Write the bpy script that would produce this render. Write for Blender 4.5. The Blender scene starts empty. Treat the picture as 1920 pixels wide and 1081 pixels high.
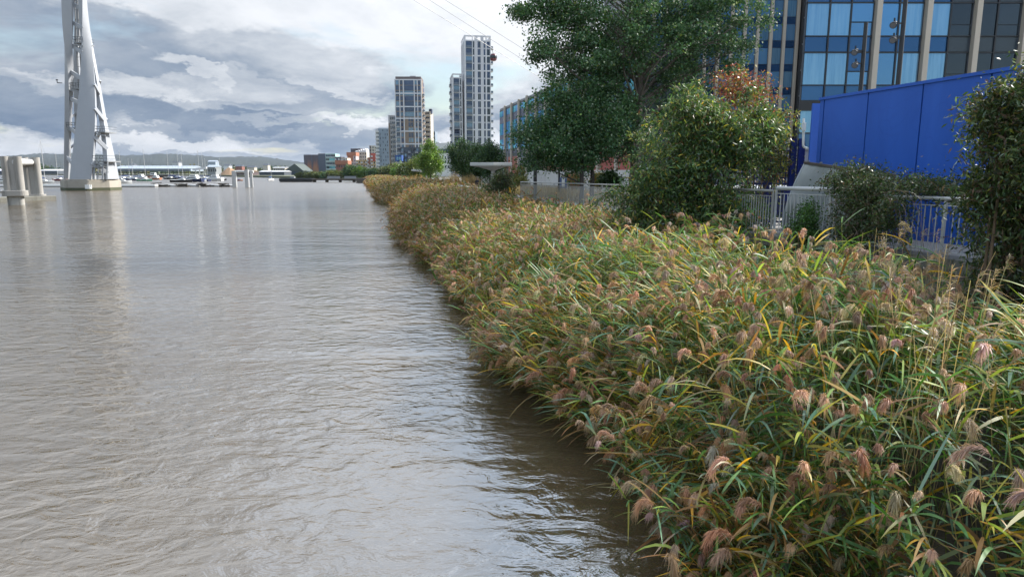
import bpy, math, random
import numpy as np
from mathutils import Vector, Matrix

random.seed(7)
RNG = np.random.default_rng(11)
SC = bpy.context.scene
COL = SC.collection
PI = math.pi
R = math.radians

# ------------------------------------------------------------------ camera
F_PX = 1280.0
HORIZON = 323.0
EYE = 4.0
PITCH = math.atan((540.5 - HORIZON) / F_PX)
CP, SP = math.cos(PITCH), math.sin(PITCH)


def at(px, py, Y):
    """world point seen at photo pixel (px, py) that stands Y metres ahead"""
    a = (px - 960.0) / F_PX
    b = (540.5 - py) / F_PX
    t = Y / (b * SP + CP)
    return Vector((a * t, Y, EYE + t * (b * CP - SP)))


def on_water(px, py, z=0.0):
    b = (540.5 - py) / F_PX
    k = (b * CP - SP)
    t = (z - EYE) / k
    return Vector(((px - 960.0) / F_PX * t, t * (b * SP + CP), z))


cam_d = bpy.data.cameras.new('camera')
cam = bpy.data.objects.new('camera', cam_d)
COL.objects.link(cam)
cam.location = (0, 0, EYE)
cam.rotation_euler = (PI / 2 - PITCH, 0, 0)
cam_d.sensor_width = 36.0
cam_d.lens = 24.0
cam_d.clip_start = 0.05
cam_d.clip_end = 30000
SC.camera = cam

# ------------------------------------------------------------------ shader helpers


def new_mat(name):
    m = bpy.data.materials.new(name)
    m.use_nodes = True
    nt = m.node_tree
    for n in list(nt.nodes):
        nt.nodes.remove(n)
    out = nt.nodes.new('ShaderNodeOutputMaterial')
    return m, nt, out


def N(nt, kind, **kw):
    n = nt.nodes.new(kind)
    for k, v in kw.items():
        if k.startswith('i_'):
            n.inputs[k[2:].replace('_', ' ')].default_value = v
        else:
            setattr(n, k, v)
    return n


def ramp(nt, fac, stops, interp='LINEAR'):
    r = nt.nodes.new('ShaderNodeValToRGB')
    r.color_ramp.interpolation = interp
    e = r.color_ramp.elements
    while len(e) < len(stops):
        e.new(0.5)
    for el, (p, c) in zip(e, stops):
        el.position = p
        el.color = (c, c, c, 1) if isinstance(c, (int, float)) else (*c, 1)
    nt.links.new(fac, r.inputs['Fac'])
    return r.outputs['Color']


def mixc(nt, fac, a, b, mode='MIX'):
    n = nt.nodes.new('ShaderNodeMix')
    n.data_type = 'RGBA'
    n.blend_type = mode
    n.clamp_factor = True
    for sock, v in ((n.inputs[0], fac), (n.inputs[6], a), (n.inputs[7], b)):
        if isinstance(v, (int, float)):
            sock.default_value = v
        elif isinstance(v, tuple):
            sock.default_value = (*v, 1) if len(v) == 3 else v
        else:
            nt.links.new(v, sock)
    return n.outputs[2]


def math_n(nt, op, a, b=None, clamp=False):
    n = nt.nodes.new('ShaderNodeMath')
    n.operation = op
    n.use_clamp = clamp
    for k, v in enumerate((a, b)):
        if v is None:
            continue
        if isinstance(v, (int, float)):
            n.inputs[k].default_value = v
        else:
            nt.links.new(v, n.inputs[k])
    return n.outputs[0]


def noise(nt, vec, scale, detail=4, rough=0.55, dist=0.0):
    n = nt.nodes.new('ShaderNodeTexNoise')
    n.inputs['Scale'].default_value = scale
    n.inputs['Detail'].default_value = detail
    n.inputs['Roughness'].default_value = rough
    n.inputs['Distortion'].default_value = dist
    if vec is not None:
        nt.links.new(vec, n.inputs['Vector'])
    return n.outputs['Fac']


def coords(nt, scale=(1, 1, 1), rot=(0, 0, 0), loc=(0, 0, 0), which='Object'):
    tc = nt.nodes.new('ShaderNodeTexCoord')
    mp = nt.nodes.new('ShaderNodeMapping')
    mp.inputs['Scale'].default_value = scale
    mp.inputs['Rotation'].default_value = rot
    mp.inputs['Location'].default_value = loc
    nt.links.new(tc.outputs[which], mp.inputs['Vector'])
    return mp.outputs['Vector']


MATS = {}


def surf(name, col, rough=0.6, var=0.18, scale=1.5, metallic=0.0, bump=0.0, stain=0.0, stain_col=(0.08, 0.07, 0.05), streak=False, spec=0.5):
    """painted / mineral surface: base colour broken by two noises, optional stains"""
    if name in MATS:
        return MATS[name]
    m, nt, out = new_mat(name)
    v = coords(nt)
    n1 = noise(nt, v, scale, 5, 0.6)
    n2 = noise(nt, v, scale * 9, 3, 0.6)
    f = math_n(nt, 'ADD', math_n(nt, 'MULTIPLY', n1, 0.65), math_n(nt, 'MULTIPLY', n2, 0.35))
    lo = tuple(c * (1 - var) for c in col)
    hi = tuple(min(1, c * (1 + var)) for c in col)
    c = ramp(nt, f, [(0.3, lo), (0.7, hi)])
    if stain > 0:
        vs = coords(nt, (1, 1, 0.12) if streak else (1, 1, 1), loc=(3, 7, 1))
        ns = noise(nt, vs, scale * (2.2 if streak else 0.8), 5, 0.65)
        sf = math_n(nt, 'MULTIPLY', ramp(nt, ns, [(0.5, 0.0), (0.72, 1.0)]), stain)
        c = mixc(nt, sf, c, stain_col)
    b = N(nt, 'ShaderNodeBsdfPrincipled')
    nt.links.new(c, b.inputs['Base Color'])
    b.inputs['Metallic'].default_value = metallic
    b.inputs['Specular IOR Level'].default_value = spec
    nt.links.new(ramp(nt, n1, [(0.3, max(0.02, rough - 0.1)), (0.7, min(1, rough + 0.1))]), b.inputs['Roughness'])
    if bump > 0:
        bp = N(nt, 'ShaderNodeBump', i_Strength=0.6, i_Distance=bump)
        nt.links.new(n2, bp.inputs['Height'])
        nt.links.new(bp.outputs['Normal'], b.inputs['Normal'])
    nt.links.new(b.outputs['BSDF'], out.inputs['Surface'])
    MATS[name] = m
    return m


def leafy(name, trans=0.35, rough=0.65, spec=0.12):
    """foliage: the colour of every leaf is stored on its face"""
    if name in MATS:
        return MATS[name]
    m, nt, out = new_mat(name)
    a = N(nt, 'ShaderNodeAttribute', attribute_name='col')
    b = N(nt, 'ShaderNodeBsdfPrincipled', i_Roughness=rough)
    b.inputs['Specular IOR Level'].default_value = spec
    nt.links.new(a.outputs['Color'], b.inputs['Base Color'])
    t = N(nt, 'ShaderNodeBsdfTranslucent')
    nt.links.new(mixc(nt, 1.0, a.outputs['Color'], (1.0, 1.0, 0.6), 'MULTIPLY'), t.inputs['Color'])
    mx = N(nt, 'ShaderNodeMixShader', i_Fac=trans)
    nt.links.new(b.outputs[0], mx.inputs[1])
    nt.links.new(t.outputs[0], mx.inputs[2])
    nt.links.new(mx.outputs[0], out.inputs['Surface'])
    MATS[name] = m
    return m


def glass(name, tint, dark, rough=0.04, curtain=0.0, ior=1.9, wob=0.0, refl=0.22):
    """window glass seen from outside by day: dark room behind, sky mirrored in front"""
    if name in MATS:
        return MATS[name]
    m, nt, out = new_mat(name)
    tc = nt.nodes.new('ShaderNodeTexCoord')
    oi = nt.nodes.new('ShaderNodeObjectInfo')
    col = dark
    d = N(nt, 'ShaderNodeBsdfDiffuse')
    v = coords(nt, (1, 1, 0.05))
    w = noise(nt, v, 5.0, 3, 0.6)
    base = mixc(nt, oi.outputs['Random'], tuple(c * 0.6 for c in dark), tuple(min(1, c * 1.5) for c in dark))
    if curtain > 0:
        cf = math_n(nt, 'MULTIPLY', ramp(nt, w, [(0.35, 0.25), (0.65, 1.0)]), curtain)
        base = mixc(nt, cf, base, (0.20, 0.33, 0.42))
    nt.links.new(base, d.inputs['Color'])
    g = N(nt, 'ShaderNodeBsdfGlossy', i_Roughness=rough)
    g.inputs['Color'].default_value = (*tint, 1)
    bp = N(nt, 'ShaderNodeBump', i_Strength=0.35, i_Distance=0.01 + wob)
    nt.links.new(noise(nt, coords(nt), 0.7, 2), bp.inputs['Height'])
    nt.links.new(bp.outputs[0], g.inputs['Normal'])
    fr = N(nt, 'ShaderNodeFresnel', i_IOR=ior)
    mx = N(nt, 'ShaderNodeMixShader')
    nt.links.new(math_n(nt, 'ADD', fr.outputs[0], refl, True), mx.inputs[0])
    nt.links.new(d.outputs[0], mx.inputs[1])
    nt.links.new(g.outputs[0], mx.inputs[2])
    nt.links.new(mx.outputs[0], out.inputs['Surface'])
    MATS[name] = m
    return m


# ------------------------------------------------------------------ object helpers
ORG = {}


def tag(o, label=None, cat=None, group=None, kind=None):
    if label:
        o['label'] = label
    if cat:
        o['category'] = cat
    if group:
        o['group'] = group
    if kind:
        o['kind'] = kind
    return o


def thing(name, label, cat, loc, group=None):
    o = bpy.data.objects.new(name, None)
    o.empty_display_size = 0.3
    COL.objects.link(o)
    o.location = loc
    ORG[o.name] = Vector(loc)
    return tag(o, label, cat, group)


def link_mesh(name, me, parent, origin):
    o = bpy.data.objects.new(name, me)
    COL.objects.link(o)
    if parent is not None:
        o.parent = parent
        ORG[o.name] = ORG[parent.name].copy()
    else:
        o.location = origin
        ORG[o.name] = Vector(origin)
    return o


class MB:
    def __init__(s):
        s.v, s.f, s.m = [], [], []

    def face(s, pts, m=0):
        k = len(s.v)
        s.v += [tuple(p) for p in pts]
        s.f.append(tuple(range(k, k + len(pts))))
        s.m.append(m)

    def hexa(s, p, m=0):
        """8 corners: 4 bottom ccw, 4 top ccw"""
        k = len(s.v)
        s.v += [tuple(q) for q in p]
        for f in ((3, 2, 1, 0), (4, 5, 6, 7), (0, 1, 5, 4), (1, 2, 6, 5), (2, 3, 7, 6), (3, 0, 4, 7)):
            s.f.append(tuple(k + i for i in f))
            s.m.append(m)

    def box(s, x0, x1, y0, y1, z0, z1, m=0):
        s.hexa([(x0, y0, z0), (x1, y0, z0), (x1, y1, z0), (x0, y1, z0), (x0, y0, z1), (x1, y0, z1), (x1, y1, z1), (x0, y1, z1)], m)

    def bar(s, a, b, w, h, m=0, up=(0, 0, 1)):
        """beam of section w x h from a to b"""
        a, b = Vector(a), Vector(b)
        d = (b - a).normalized()
        u = Vector(up)
        sd = d.cross(u)
        if sd.length < 1e-4:
            sd = d.cross(Vector((1, 0, 0)))
        sd.normalize()
        u = sd.cross(d).normalized()
        sd, u = sd * w / 2, u * h / 2
        s.hexa([a - sd - u, a + sd - u, b + sd - u, b - sd - u, a - sd + u, a + sd + u, b + sd + u, b - sd + u], m)

    def prism(s, poly, z0, z1, m=0):
        n = len(poly)
        k = len(s.v)
        s.v += [(x, y, z0) for x, y in poly] + [(x, y, z1) for x, y in poly]
        s.f.append(tuple(k + n - 1 - i for i in range(n)))
        s.f.append(tuple(k + n + i for i in range(n)))
        s.m += [m, m]
        for i in range(n):
            j = (i + 1) % n
            s.f.append((k + i, k + j, k + n + j, k + n + i))
            s.m.append(m)

    def rings(s, rs, m=0, cap=True, closed=True):
        n = len(rs[0])
        k = len(s.v)
        for r in rs:
            s.v += [tuple(p) for p in r]
        for a in range(len(rs) - 1):
            for i in range(n if closed else n - 1):
                j = (i + 1) % n
                s.f.append((k + a * n + i, k + a * n + j, k + (a + 1) * n + j, k + (a + 1) * n + i))
                s.m.append(m)
        if cap:
            s.f.append(tuple(k + n - 1 - i for i in range(n)))
            s.f.append(tuple(k + (len(rs) - 1) * n + i for i in range(n)))
            s.m += [m, m]

    def tube(s, pts, r, n=8, m=0, cap=True):
        pts = [Vector(p) for p in pts]
        rr = r if isinstance(r, (list, tuple)) else [r] * len(pts)
        rs = []
        prev = None
        for i, p in enumerate(pts):
            d = (pts[min(i + 1, len(pts) - 1)] - pts[max(i - 1, 0)]).normalized()
            if prev is None:
                u = d.orthogonal().normalized()
            else:
                u = (prev - d * prev.dot(d))
                u = u.normalized() if u.length > 1e-6 else d.orthogonal().normalized()
            prev = u
            w = d.cross(u)
            rs.append([p + (u * math.cos(2 * PI * k / n) + w * math.sin(2 * PI * k / n)) * rr[i] for k in range(n)])
        s.rings(rs, m, cap)

    def build(s, name, mats, parent=None, origin=None, smooth=False, bevel=0.0):
        if not isinstance(mats, (list, tuple)):
            mats = [mats]
        if parent is not None:
            org = ORG[parent.name]
        elif origin is not None:
            org = Vector(origin)
        else:
            a = np.array(s.v)
            org = Vector(((a[:, 0].min() + a[:, 0].max()) / 2, (a[:, 1].min() + a[:, 1].max()) / 2, a[:, 2].min()))
        me = bpy.data.meshes.new(name)
        me.from_pydata([(x - org.x, y - org.y, z - org.z) for x, y, z in s.v], [], s.f)
        for mt in mats:
            me.materials.append(mt)
        if len(mats) > 1:
            me.polygons.foreach_set('material_index', s.m)
        if smooth:
            me.polygons.foreach_set('use_smooth', [True] * len(me.polygons))
        me.update()
        o = link_mesh(name, me, parent, org)
        if bevel > 0:
            b = o.modifiers.new('bevel', 'BEVEL')
            b.width = bevel
            b.segments = 2
            b.limit_method = 'ANGLE'
            b.angle_limit = R(35)
        if smooth:
            try:
                me.set_sharp_from_angle(angle=R(40))
            except Exception:
                pass
        return o


def np_obj(name, V, F, C, mats, parent=None, origin=(0, 0, 0), midx=None, smooth=False):
    """mesh from numpy arrays: V (n,3), F (m,4), C (m,3) face colours"""
    org = np.array(ORG[parent.name] if parent is not None else origin, dtype=np.float32)
    me = bpy.data.meshes.new(name)
    n, m, q = len(V), len(F), F.shape[1]
    me.vertices.add(n)
    me.vertices.foreach_set('co', (V - org).astype(np.float32).ravel())
    me.loops.add(m * q)
    me.loops.foreach_set('vertex_index', F.astype(np.int32).ravel())
    me.polygons.add(m)
    me.polygons.foreach_set('loop_start', np.arange(0, m * q, q, dtype=np.int32))
    if not isinstance(mats, (list, tuple)):
        mats = [mats]
    for mt in mats:
        me.materials.append(mt)
    if midx is not None:
        me.polygons.foreach_set('material_index', midx.astype(np.int32))
    me.update(calc_edges=True)
    if C is not None:
        at_ = me.attributes.new('col', 'FLOAT_COLOR', 'FACE')
        c4 = np.ones((m, 4), dtype=np.float32)
        c4[:, :3] = C
        at_.data.foreach_set('color', c4.ravel())
    me.validate()
    return link_mesh(name, me, parent, Vector(org))


def unit(a):
    return a / np.maximum(np.linalg.norm(a, axis=-1, keepdims=True), 1e-9)


def ribbons(P0, D, L, W, droop, c0, c1, K, rng, roll=0.5, prof=None):
    """N bending blades of K quads each. Returns V, F, C"""
    n = len(P0)
    s = np.linspace(0, 1, K + 1)
    pts = P0[:, None, :] + D[:, None, :] * (L[:, None, None] * s[None, :, None])
    pts[..., 2] -= (droop * L)[:, None] * s[None, :] ** 2
    up = np.zeros((n, 3))
    up[:, 2] = 1
    up += rng.normal(0, roll, (n, 3))
    side = unit(np.cross(D, up))
    if prof is None:
        prof = np.clip(1.25 * (0.35 + 1.1 * s) * (1 - s) ** 0.75, 0.03, 1.0)
    w = (W[:, None] * prof[None, :] * 0.5)[..., None]
    V = np.stack([pts - side[:, None, :] * w, pts + side[:, None, :] * w], axis=2).reshape(-1, 3)
    base = (np.arange(n) * (K + 1) * 2)[:, None]
    k = np.arange(K)[None, :]
    a = base + 2 * k
    F = np.stack([a, a + 1, a + 3, a + 2], axis=-1).reshape(-1, 4)
    t = ((np.arange(K) + 0.5) / K)[None, :, None]
    C = (c0[:, None, :] * (1 - t) + c1[:, None, :] * t).reshape(-1, 3)
    return V, F, C


def leaves(P, D, Nn, L, W, C):
    """one folded diamond per leaf"""
    side = unit(np.cross(D, Nn))
    l = L[:, None]
    w = W[:, None]
    nn = unit(np.cross(side, D))
    V = np.stack([P, P + D * l * 0.45 + side * w * 0.5 + nn * w * 0.12, P + D * l - nn * l * 0.08, P + D * l * 0.45 - side * w * 0.5 + nn * w * 0.12], axis=1).reshape(-1, 3)
    F = np.arange(len(P) * 4).reshape(-1, 4)
    return V, F, C


def join(parts):
    Vs, Fs, Cs = [], [], []
    o = 0
    for V, F, C in parts:
        Vs.append(V)
        Fs.append(F + o)
        Cs.append(C)
        o += len(V)
    return np.concatenate(Vs), np.concatenate(Fs), np.concatenate(Cs)


def pick(rng, n, pal, wts, jit=0.18):
    pal = np.array(pal)
    w = np.array(wts, dtype=float)
    idx = rng.choice(len(pal), n, p=w / w.sum())
    c = pal[idx] * (1 + rng.normal(0, jit, (n, 1)))
    c *= 1 + rng.normal(0, jit * 0.35, (n, 3))
    return np.clip(c, 0.004, 0.9)


def wob(x, y, f, ph=0.0):
    return np.sin(x * f + ph) * np.cos(y * f * 0.83 + 1.7 * ph) + 0.5 * np.sin(x * f * 2.3 + 1.1 + ph) * np.sin(y * f * 2.1 + ph)

# ------------------------------------------------------------------ daylight
SUN_AZ, SUN_EL = R(66), R(36)
SUN_DIR = Vector((math.sin(SUN_AZ) * math.cos(SUN_EL), math.cos(SUN_AZ) * math.cos(SUN_EL), math.sin(SUN_EL)))
sd = bpy.data.lights.new('sun', 'SUN')
sd.energy = 5.0
sd.angle = R(9)
sd.color = (1.0, 0.95, 0.87)
so = bpy.data.objects.new('sun', sd)
COL.objects.link(so)
so.rotation_euler = SUN_DIR.to_track_quat('Z', 'Y').to_euler()
so.location = (30, -20, 60)

W = bpy.data.worlds.new('World')
SC.world = W
W.use_nodes = True
nt = W.node_tree
for n in list(nt.nodes):
    nt.nodes.remove(n)
wo = nt.nodes.new('ShaderNodeOutputWorld')
bg = N(nt, 'ShaderNodeBackground', i_Strength=0.1)
nt.links.new(bg.outputs[0], wo.inputs['Surface'])
sky = nt.nodes.new('ShaderNodeTexSky')
sky.sky_type = 'NISHITA'
sky.sun_disc = False
sky.sun_elevation = SUN_EL
sky.sun_rotation = SUN_AZ
sky.air_density = 1.2
sky.dust_density = 0.8
tc = nt.nodes.new('ShaderNodeTexCoord')
sep = nt.nodes.new('ShaderNodeSeparateXYZ')
nt.links.new(tc.outputs['Generated'], sep.inputs[0])
dx, dy, dz = sep.outputs
# cloud deck: direction projected on a horizontal layer
zz = math_n(nt, 'ADD', math_n(nt, 'MAXIMUM', dz, 0.0), 0.10)
comb = nt.nodes.new('ShaderNodeCombineXYZ')
nt.links.new(math_n(nt, 'DIVIDE', dx, zz), comb.inputs[0])
nt.links.new(math_n(nt, 'DIVIDE', dy, zz), comb.inputs[1])


def vmap(vec, scale=(1, 1, 1), loc=(0, 0, 0), rot=(0, 0, 0)):
    mp = nt.nodes.new('ShaderNodeMapping')
    mp.inputs['Scale'].default_value = scale
    mp.inputs['Location'].default_value = loc
    mp.inputs['Rotation'].default_value = rot
    nt.links.new(vec, mp.inputs['Vector'])
    return mp.outputs['Vector']


deck = noise(nt, vmap(comb.outputs[0], (0.5, 0.36, 1), (3.1, 1.7, 0), (0, 0, R(-24))), 1.0, 8, 0.55, 0.5)
deck2 = noise(nt, vmap(comb.outputs[0], (1.3, 0.75, 1), (8.1, 2.2, 0), (0, 0, R(-30))), 1.0, 9, 0.64, 0.35)
# cumulus shapes in azimuth / elevation, longer than tall
az = math_n(nt, 'ARCTAN2', dx, dy)
el = math_n(nt, 'ARCSINE', dz)
ae = nt.nodes.new('ShaderNodeCombineXYZ')
nt.links.new(az, ae.inputs[0])
nt.links.new(el, ae.inputs[1])
cum = noise(nt, vmap(ae.outputs[0], (7.0, 19.0, 1), (2.3, 0.4, 0)), 1.0, 9, 0.62, 0.35)
warp1 = math_n(nt, 'SUBTRACT', noise(nt, vmap(ae.outputs[0], (9, 20, 1), (5, 2, 0)), 1.0, 6, 0.6), 0.5)
warp2 = math_n(nt, 'SUBTRACT', noise(nt, vmap(ae.outputs[0], (11, 24, 1), (1, 9, 0)), 1.0, 6, 0.62), 0.5)
azw = math_n(nt, 'ADD', az, math_n(nt, 'MULTIPLY', warp1, 0.16))
elw = math_n(nt, 'ADD', el, math_n(nt, 'MULTIPLY', warp2, 0.085))


def blob(px, py, rx, ry, tilt=0.0):
    p = at(px, py, 100.0)
    d = Vector((p.x, p.y, p.z - EYE)).normalized()
    a0, e0 = math.atan2(d.x, d.y), math.asin(d.z)
    ra, re = rx / F_PX, ry / F_PX
    u = math_n(nt, 'SUBTRACT', azw, a0)
    v = math_n(nt, 'SUBTRACT', elw, e0)
    if tilt:
        v = math_n(nt, 'ADD', v, math_n(nt, 'MULTIPLY', u, tilt))
    u = math_n(nt, 'DIVIDE', u, ra)
    v = math_n(nt, 'DIVIDE', v, re)
    r2 = math_n(nt, 'ADD', math_n(nt, 'MULTIPLY', u, u), math_n(nt, 'MULTIPLY', v, v))
    return math_n(nt, 'SUBTRACT', 1.0, r2, True)


def blobs(specs):
    acc = None
    for sp in specs:
        b = blob(*sp[:4], *(sp[5:6]))
        b = math_n(nt, 'MULTIPLY', ramp(nt, b, [(0.0, 0.0), (0.5, 1.0)], 'EASE'), sp[4])
        acc = b if acc is None else math_n(nt, 'MAXIMUM', acc, b)
    return acc


dark = blobs([(20, 195, 190, 52, 0.95), (250, 208, 90, 24, 1.0), (445, 228, 130, 26, 0.95), (505, 130, 330, 70, 0.62, 0.12), (60, 70, 230, 70, 0.55),
              (660, 250, 150, 20, 0.55), (560, 272, 120, 20, 0.6), (330, 250, 90, 12, 0.5), (700, 185, 260, 26, 0.42, -0.2), (860, 235, 160, 16, 0.5)])
light = blobs([(370, 128, 80, 17, 0.9, 0.3), (470, 150, 70, 14, 0.6, 0.35), (760, 60, 420, 120, 0.8), (290, 160, 260, 20, 0.6), (640, 172, 120, 12, 0.7, 0.2), (900, 260, 110, 34, 0.8),
               (300, 276, 330, 15, 0.75), (620, 228, 200, 12, 0.65), (60, 262, 220, 16, 0.7), (460, 20, 260, 30, 0.45)])
# thickness of cloud as seen from below: 0 bright thin, 1 dark thick
f = math_n(nt, 'ADD', math_n(nt, 'MULTIPLY', deck, 0.52), math_n(nt, 'MULTIPLY', deck2, 0.48))
low = ramp(nt, el, [(0.0, 1.0), (0.16, 0.75), (0.34, 0.12)])
f = math_n(nt, 'ADD', math_n(nt, 'MULTIPLY', f, math_n(nt, 'SUBTRACT', 1.0, math_n(nt, 'MULTIPLY', low, 0.6))), math_n(nt, 'MULTIPLY', math_n(nt, 'MULTIPLY', cum, low), 0.6))
fc = math_n(nt, 'ADD', math_n(nt, 'MULTIPLY', math_n(nt, 'SUBTRACT', f, 0.5), 2.0), 0.47)
fc = math_n(nt, 'ADD', fc, math_n(nt, 'MULTIPLY', dark, 0.44))
fc = math_n(nt, 'SUBTRACT', fc, math_n(nt, 'MULTIPLY', light, 0.46), True)
cl = ramp(nt, fc, [(0.0, (0.90, 0.93, 0.98)), (0.28, (0.68, 0.725, 0.79)), (0.5, (0.47, 0.53, 0.615)), (0.74, (0.315, 0.39, 0.50)), (1.0, (0.205, 0.28, 0.405))])
# brighter towards the veiled sun and overhead
sdot = nt.nodes.new('ShaderNodeVectorMath')
sdot.operation = 'DOT_PRODUCT'
nt.links.new(tc.outputs['Generated'], sdot.inputs[0])
sdot.inputs[1].default_value = SUN_DIR
glow = ramp(nt, sdot.outputs['Value'], [(0.0, 0.88), (0.55, 1.0), (0.85, 1.45), (1.0, 2.2)])
cl = mixc(nt, 1.0, cl, glow, 'MULTIPLY')
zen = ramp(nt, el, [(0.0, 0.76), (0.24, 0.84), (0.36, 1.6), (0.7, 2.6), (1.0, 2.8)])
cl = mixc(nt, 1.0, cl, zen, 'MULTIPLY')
# the veiled bright patch high ahead
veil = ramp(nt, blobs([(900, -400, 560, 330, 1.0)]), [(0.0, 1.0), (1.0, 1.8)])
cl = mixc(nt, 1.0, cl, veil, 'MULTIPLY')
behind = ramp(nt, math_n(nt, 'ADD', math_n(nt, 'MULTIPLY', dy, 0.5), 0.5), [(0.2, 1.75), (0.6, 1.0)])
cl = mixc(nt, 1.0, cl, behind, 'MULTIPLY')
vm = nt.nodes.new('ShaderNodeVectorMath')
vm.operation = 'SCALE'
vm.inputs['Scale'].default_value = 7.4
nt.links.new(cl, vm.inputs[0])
# blue gaps, more of them to the north behind the viewer
gap = noise(nt, vmap(comb.outputs[0], (0.7, 0.5, 1), (11.3, 4.2, 0), (0, 0, R(-20))), 1.0, 6, 0.6, 0.4)
back = ramp(nt, dy, [(0.0, 0.32), (0.35, -0.6)])
gapf = math_n(nt, 'SUBTRACT', 1.0, ramp(nt, math_n(nt, 'ADD', gap, back), [(0.56, 0.0), (0.72, 1.0)]))
gapf = math_n(nt, 'MAXIMUM', gapf, 0.25)
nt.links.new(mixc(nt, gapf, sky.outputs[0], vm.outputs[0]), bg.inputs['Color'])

SC.view_settings.view_transform = 'Standard'
SC.view_settings.look = 'None'
SC.view_settings.exposure = 0.88
SC.cycles.max_bounces = 6
SC.cycles.diffuse_bounces = 3
SC.cycles.glossy_bounces = 3
SC.cycles.transmission_bounces = 3
SC.cycles.caustics_reflective = False
SC.cycles.caustics_refractive = False
SC.view_settings.gamma = 1.0

# ------------------------------------------------------------------ water
m, nt, out = new_mat('river_water')
tc = nt.nodes.new('ShaderNodeTexCoord')


def wmap(scale, rot, loc=(0, 0, 0)):
    mp = nt.nodes.new('ShaderNodeMapping')
    mp.inputs['Scale'].default_value = scale
    mp.inputs['Rotation'].default_value = (0, 0, R(rot))
    mp.inputs['Location'].default_value = loc
    nt.links.new(tc.outputs['Object'], mp.inputs['Vector'])
    return mp.outputs['Vector']


r1 = noise(nt, wmap((1.5, 2.1, 1), 30), 1.0, 4, 0.5, 0.9)
r2 = noise(nt, wmap((2.7, 4.4, 1), -18, (5, 3, 0)), 1.0, 3, 0.5, 0.8)
r3 = noise(nt, wmap((8.0, 12.0, 1), 8, (1, 9, 0)), 1.0, 2, 0.5, 0.4)
sw = noise(nt, wmap((0.25, 0.5, 1), 10, (2, 2, 0)), 1.0, 3, 0.5, 0.6)
patch = ramp(nt, noise(nt, wmap((0.05, 0.16, 1), 8, (1, 4, 0)), 1.0, 5, 0.6, 0.8), [(0.36, 0.35), (0.62, 1.3)])
# calmer far out and in the lee of the reeds
geo = nt.nodes.new('ShaderNodeNewGeometry')
sp = nt.nodes.new('ShaderNodeSeparateXYZ')
nt.links.new(geo.outputs['Position'], sp.inputs[0])
lee = math_n(nt, 'SUBTRACT', 2.5, math_n(nt, 'ADD', sp.outputs[0], math_n(nt, 'MULTIPLY', sp.outputs[1], 0.215)))
leef = ramp(nt, math_n(nt, 'DIVIDE', lee, 12.0), [(0.0, 0.6), (0.5, 1.0)])
h = math_n(nt, 'ADD', math_n(nt, 'MULTIPLY', r1, 0.08), math_n(nt, 'MULTIPLY', r2, 0.034))
h = math_n(nt, 'ADD', h, math_n(nt, 'MULTIPLY', r3, 0.0035))
h = math_n(nt, 'MULTIPLY', h, math_n(nt, 'MULTIPLY', patch, leef))
h = math_n(nt, 'ADD', h, math_n(nt, 'MULTIPLY', sw, 0.05))
bp = N(nt, 'ShaderNodeBump', i_Strength=1.0, i_Distance=1.0)
nt.links.new(h, bp.inputs['Height'])
silt = ramp(nt, noise(nt, wmap((0.12, 0.3, 1), 30), 1.0, 5, 0.6, 0.6), [(0.3, (0.066, 0.048, 0.026)), (0.7, (0.086, 0.064, 0.036))])
b = N(nt, 'ShaderNodeBsdfPrincipled', i_Roughness=0.03, i_IOR=2.1)
# the wind roughens the open river
nt.links.new(ramp(nt, math_n(nt, 'DIVIDE', sp.outputs[1], 240.0), [(0.0, 0.02), (0.25, 0.06), (0.8, 0.22)]), b.inputs['Roughness'])
nt.links.new(silt, b.inputs['Base Color'])
nt.links.new(bp.outputs[0], b.inputs['Normal'])
nt.links.new(b.outputs[0], out.inputs['Surface'])
WATER = m
mb = MB()
mb.face([(-9000, -60, 0), (900, -60, 0), (900, 9000, 0), (-9000, 9000, 0)])
o = mb.build('water', WATER, origin=(0, 0, 0))
tag(o, 'silty brown grey river with rippled reflections', 'water', kind='structure')

# ------------------------------------------------------------------ banks
RAIL = [(10.6, 2.0), (9.1, 7.0), (7.9, 12.3), (6.5, 17.3), (4.6, 29.0), (0.3, 46.0), (-4.6, 75.0), (-11.5, 110.0), (-26.0, 180.0), (-49.0, 290.0)]
RX = np.array([p[0] for p in RAIL])
RY = np.array([p[1] for p in RAIL])


def rail_x(y):
    return np.interp(y, RY, RX)


def shore_x(y):
    y = np.asarray(y, dtype=float)
    return 3.35 + 2.6 * np.exp(-y / 5.0) - 0.215 * y + 0.35 * np.sin(y * 0.75 + 0.6) * np.exp(-y / 60) + 0.15 * np.sin(y * 0.23 + 2.0) + 0.012 * y * np.sin(y * 0.11)


def prom_z(y):
    return np.interp(y, [0, 12, 46, 90, 300], [2.42, 2.40, 2.2, 1.9, 1.7])


M_MUD = surf('river_mud', (0.055, 0.045, 0.03), 0.75, 0.3, 3.0, bump=0.02)
M_CONC = surf('weathered_concrete', (0.30, 0.29, 0.265), 0.8, 0.16, 1.2, bump=0.004, stain=0.55, stain_col=(0.10, 0.095, 0.075), streak=True)
M_CONC_D = surf('algae_concrete', (0.145, 0.14, 0.12), 0.85, 0.22, 1.6, bump=0.006, stain=0.7, stain_col=(0.05, 0.055, 0.035), streak=True)
M_CONC_P = surf('pale_concrete', (0.46, 0.45, 0.43), 0.75, 0.09, 0.8, stain=0.25, stain_col=(0.25, 0.24, 0.22), streak=True)
M_PAVE = surf('paving', (0.25, 0.24, 0.22), 0.8, 0.1, 2.0)
M_LAND = surf('bank_soil', (0.10, 0.105, 0.06), 0.9, 0.35, 0.05)

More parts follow.
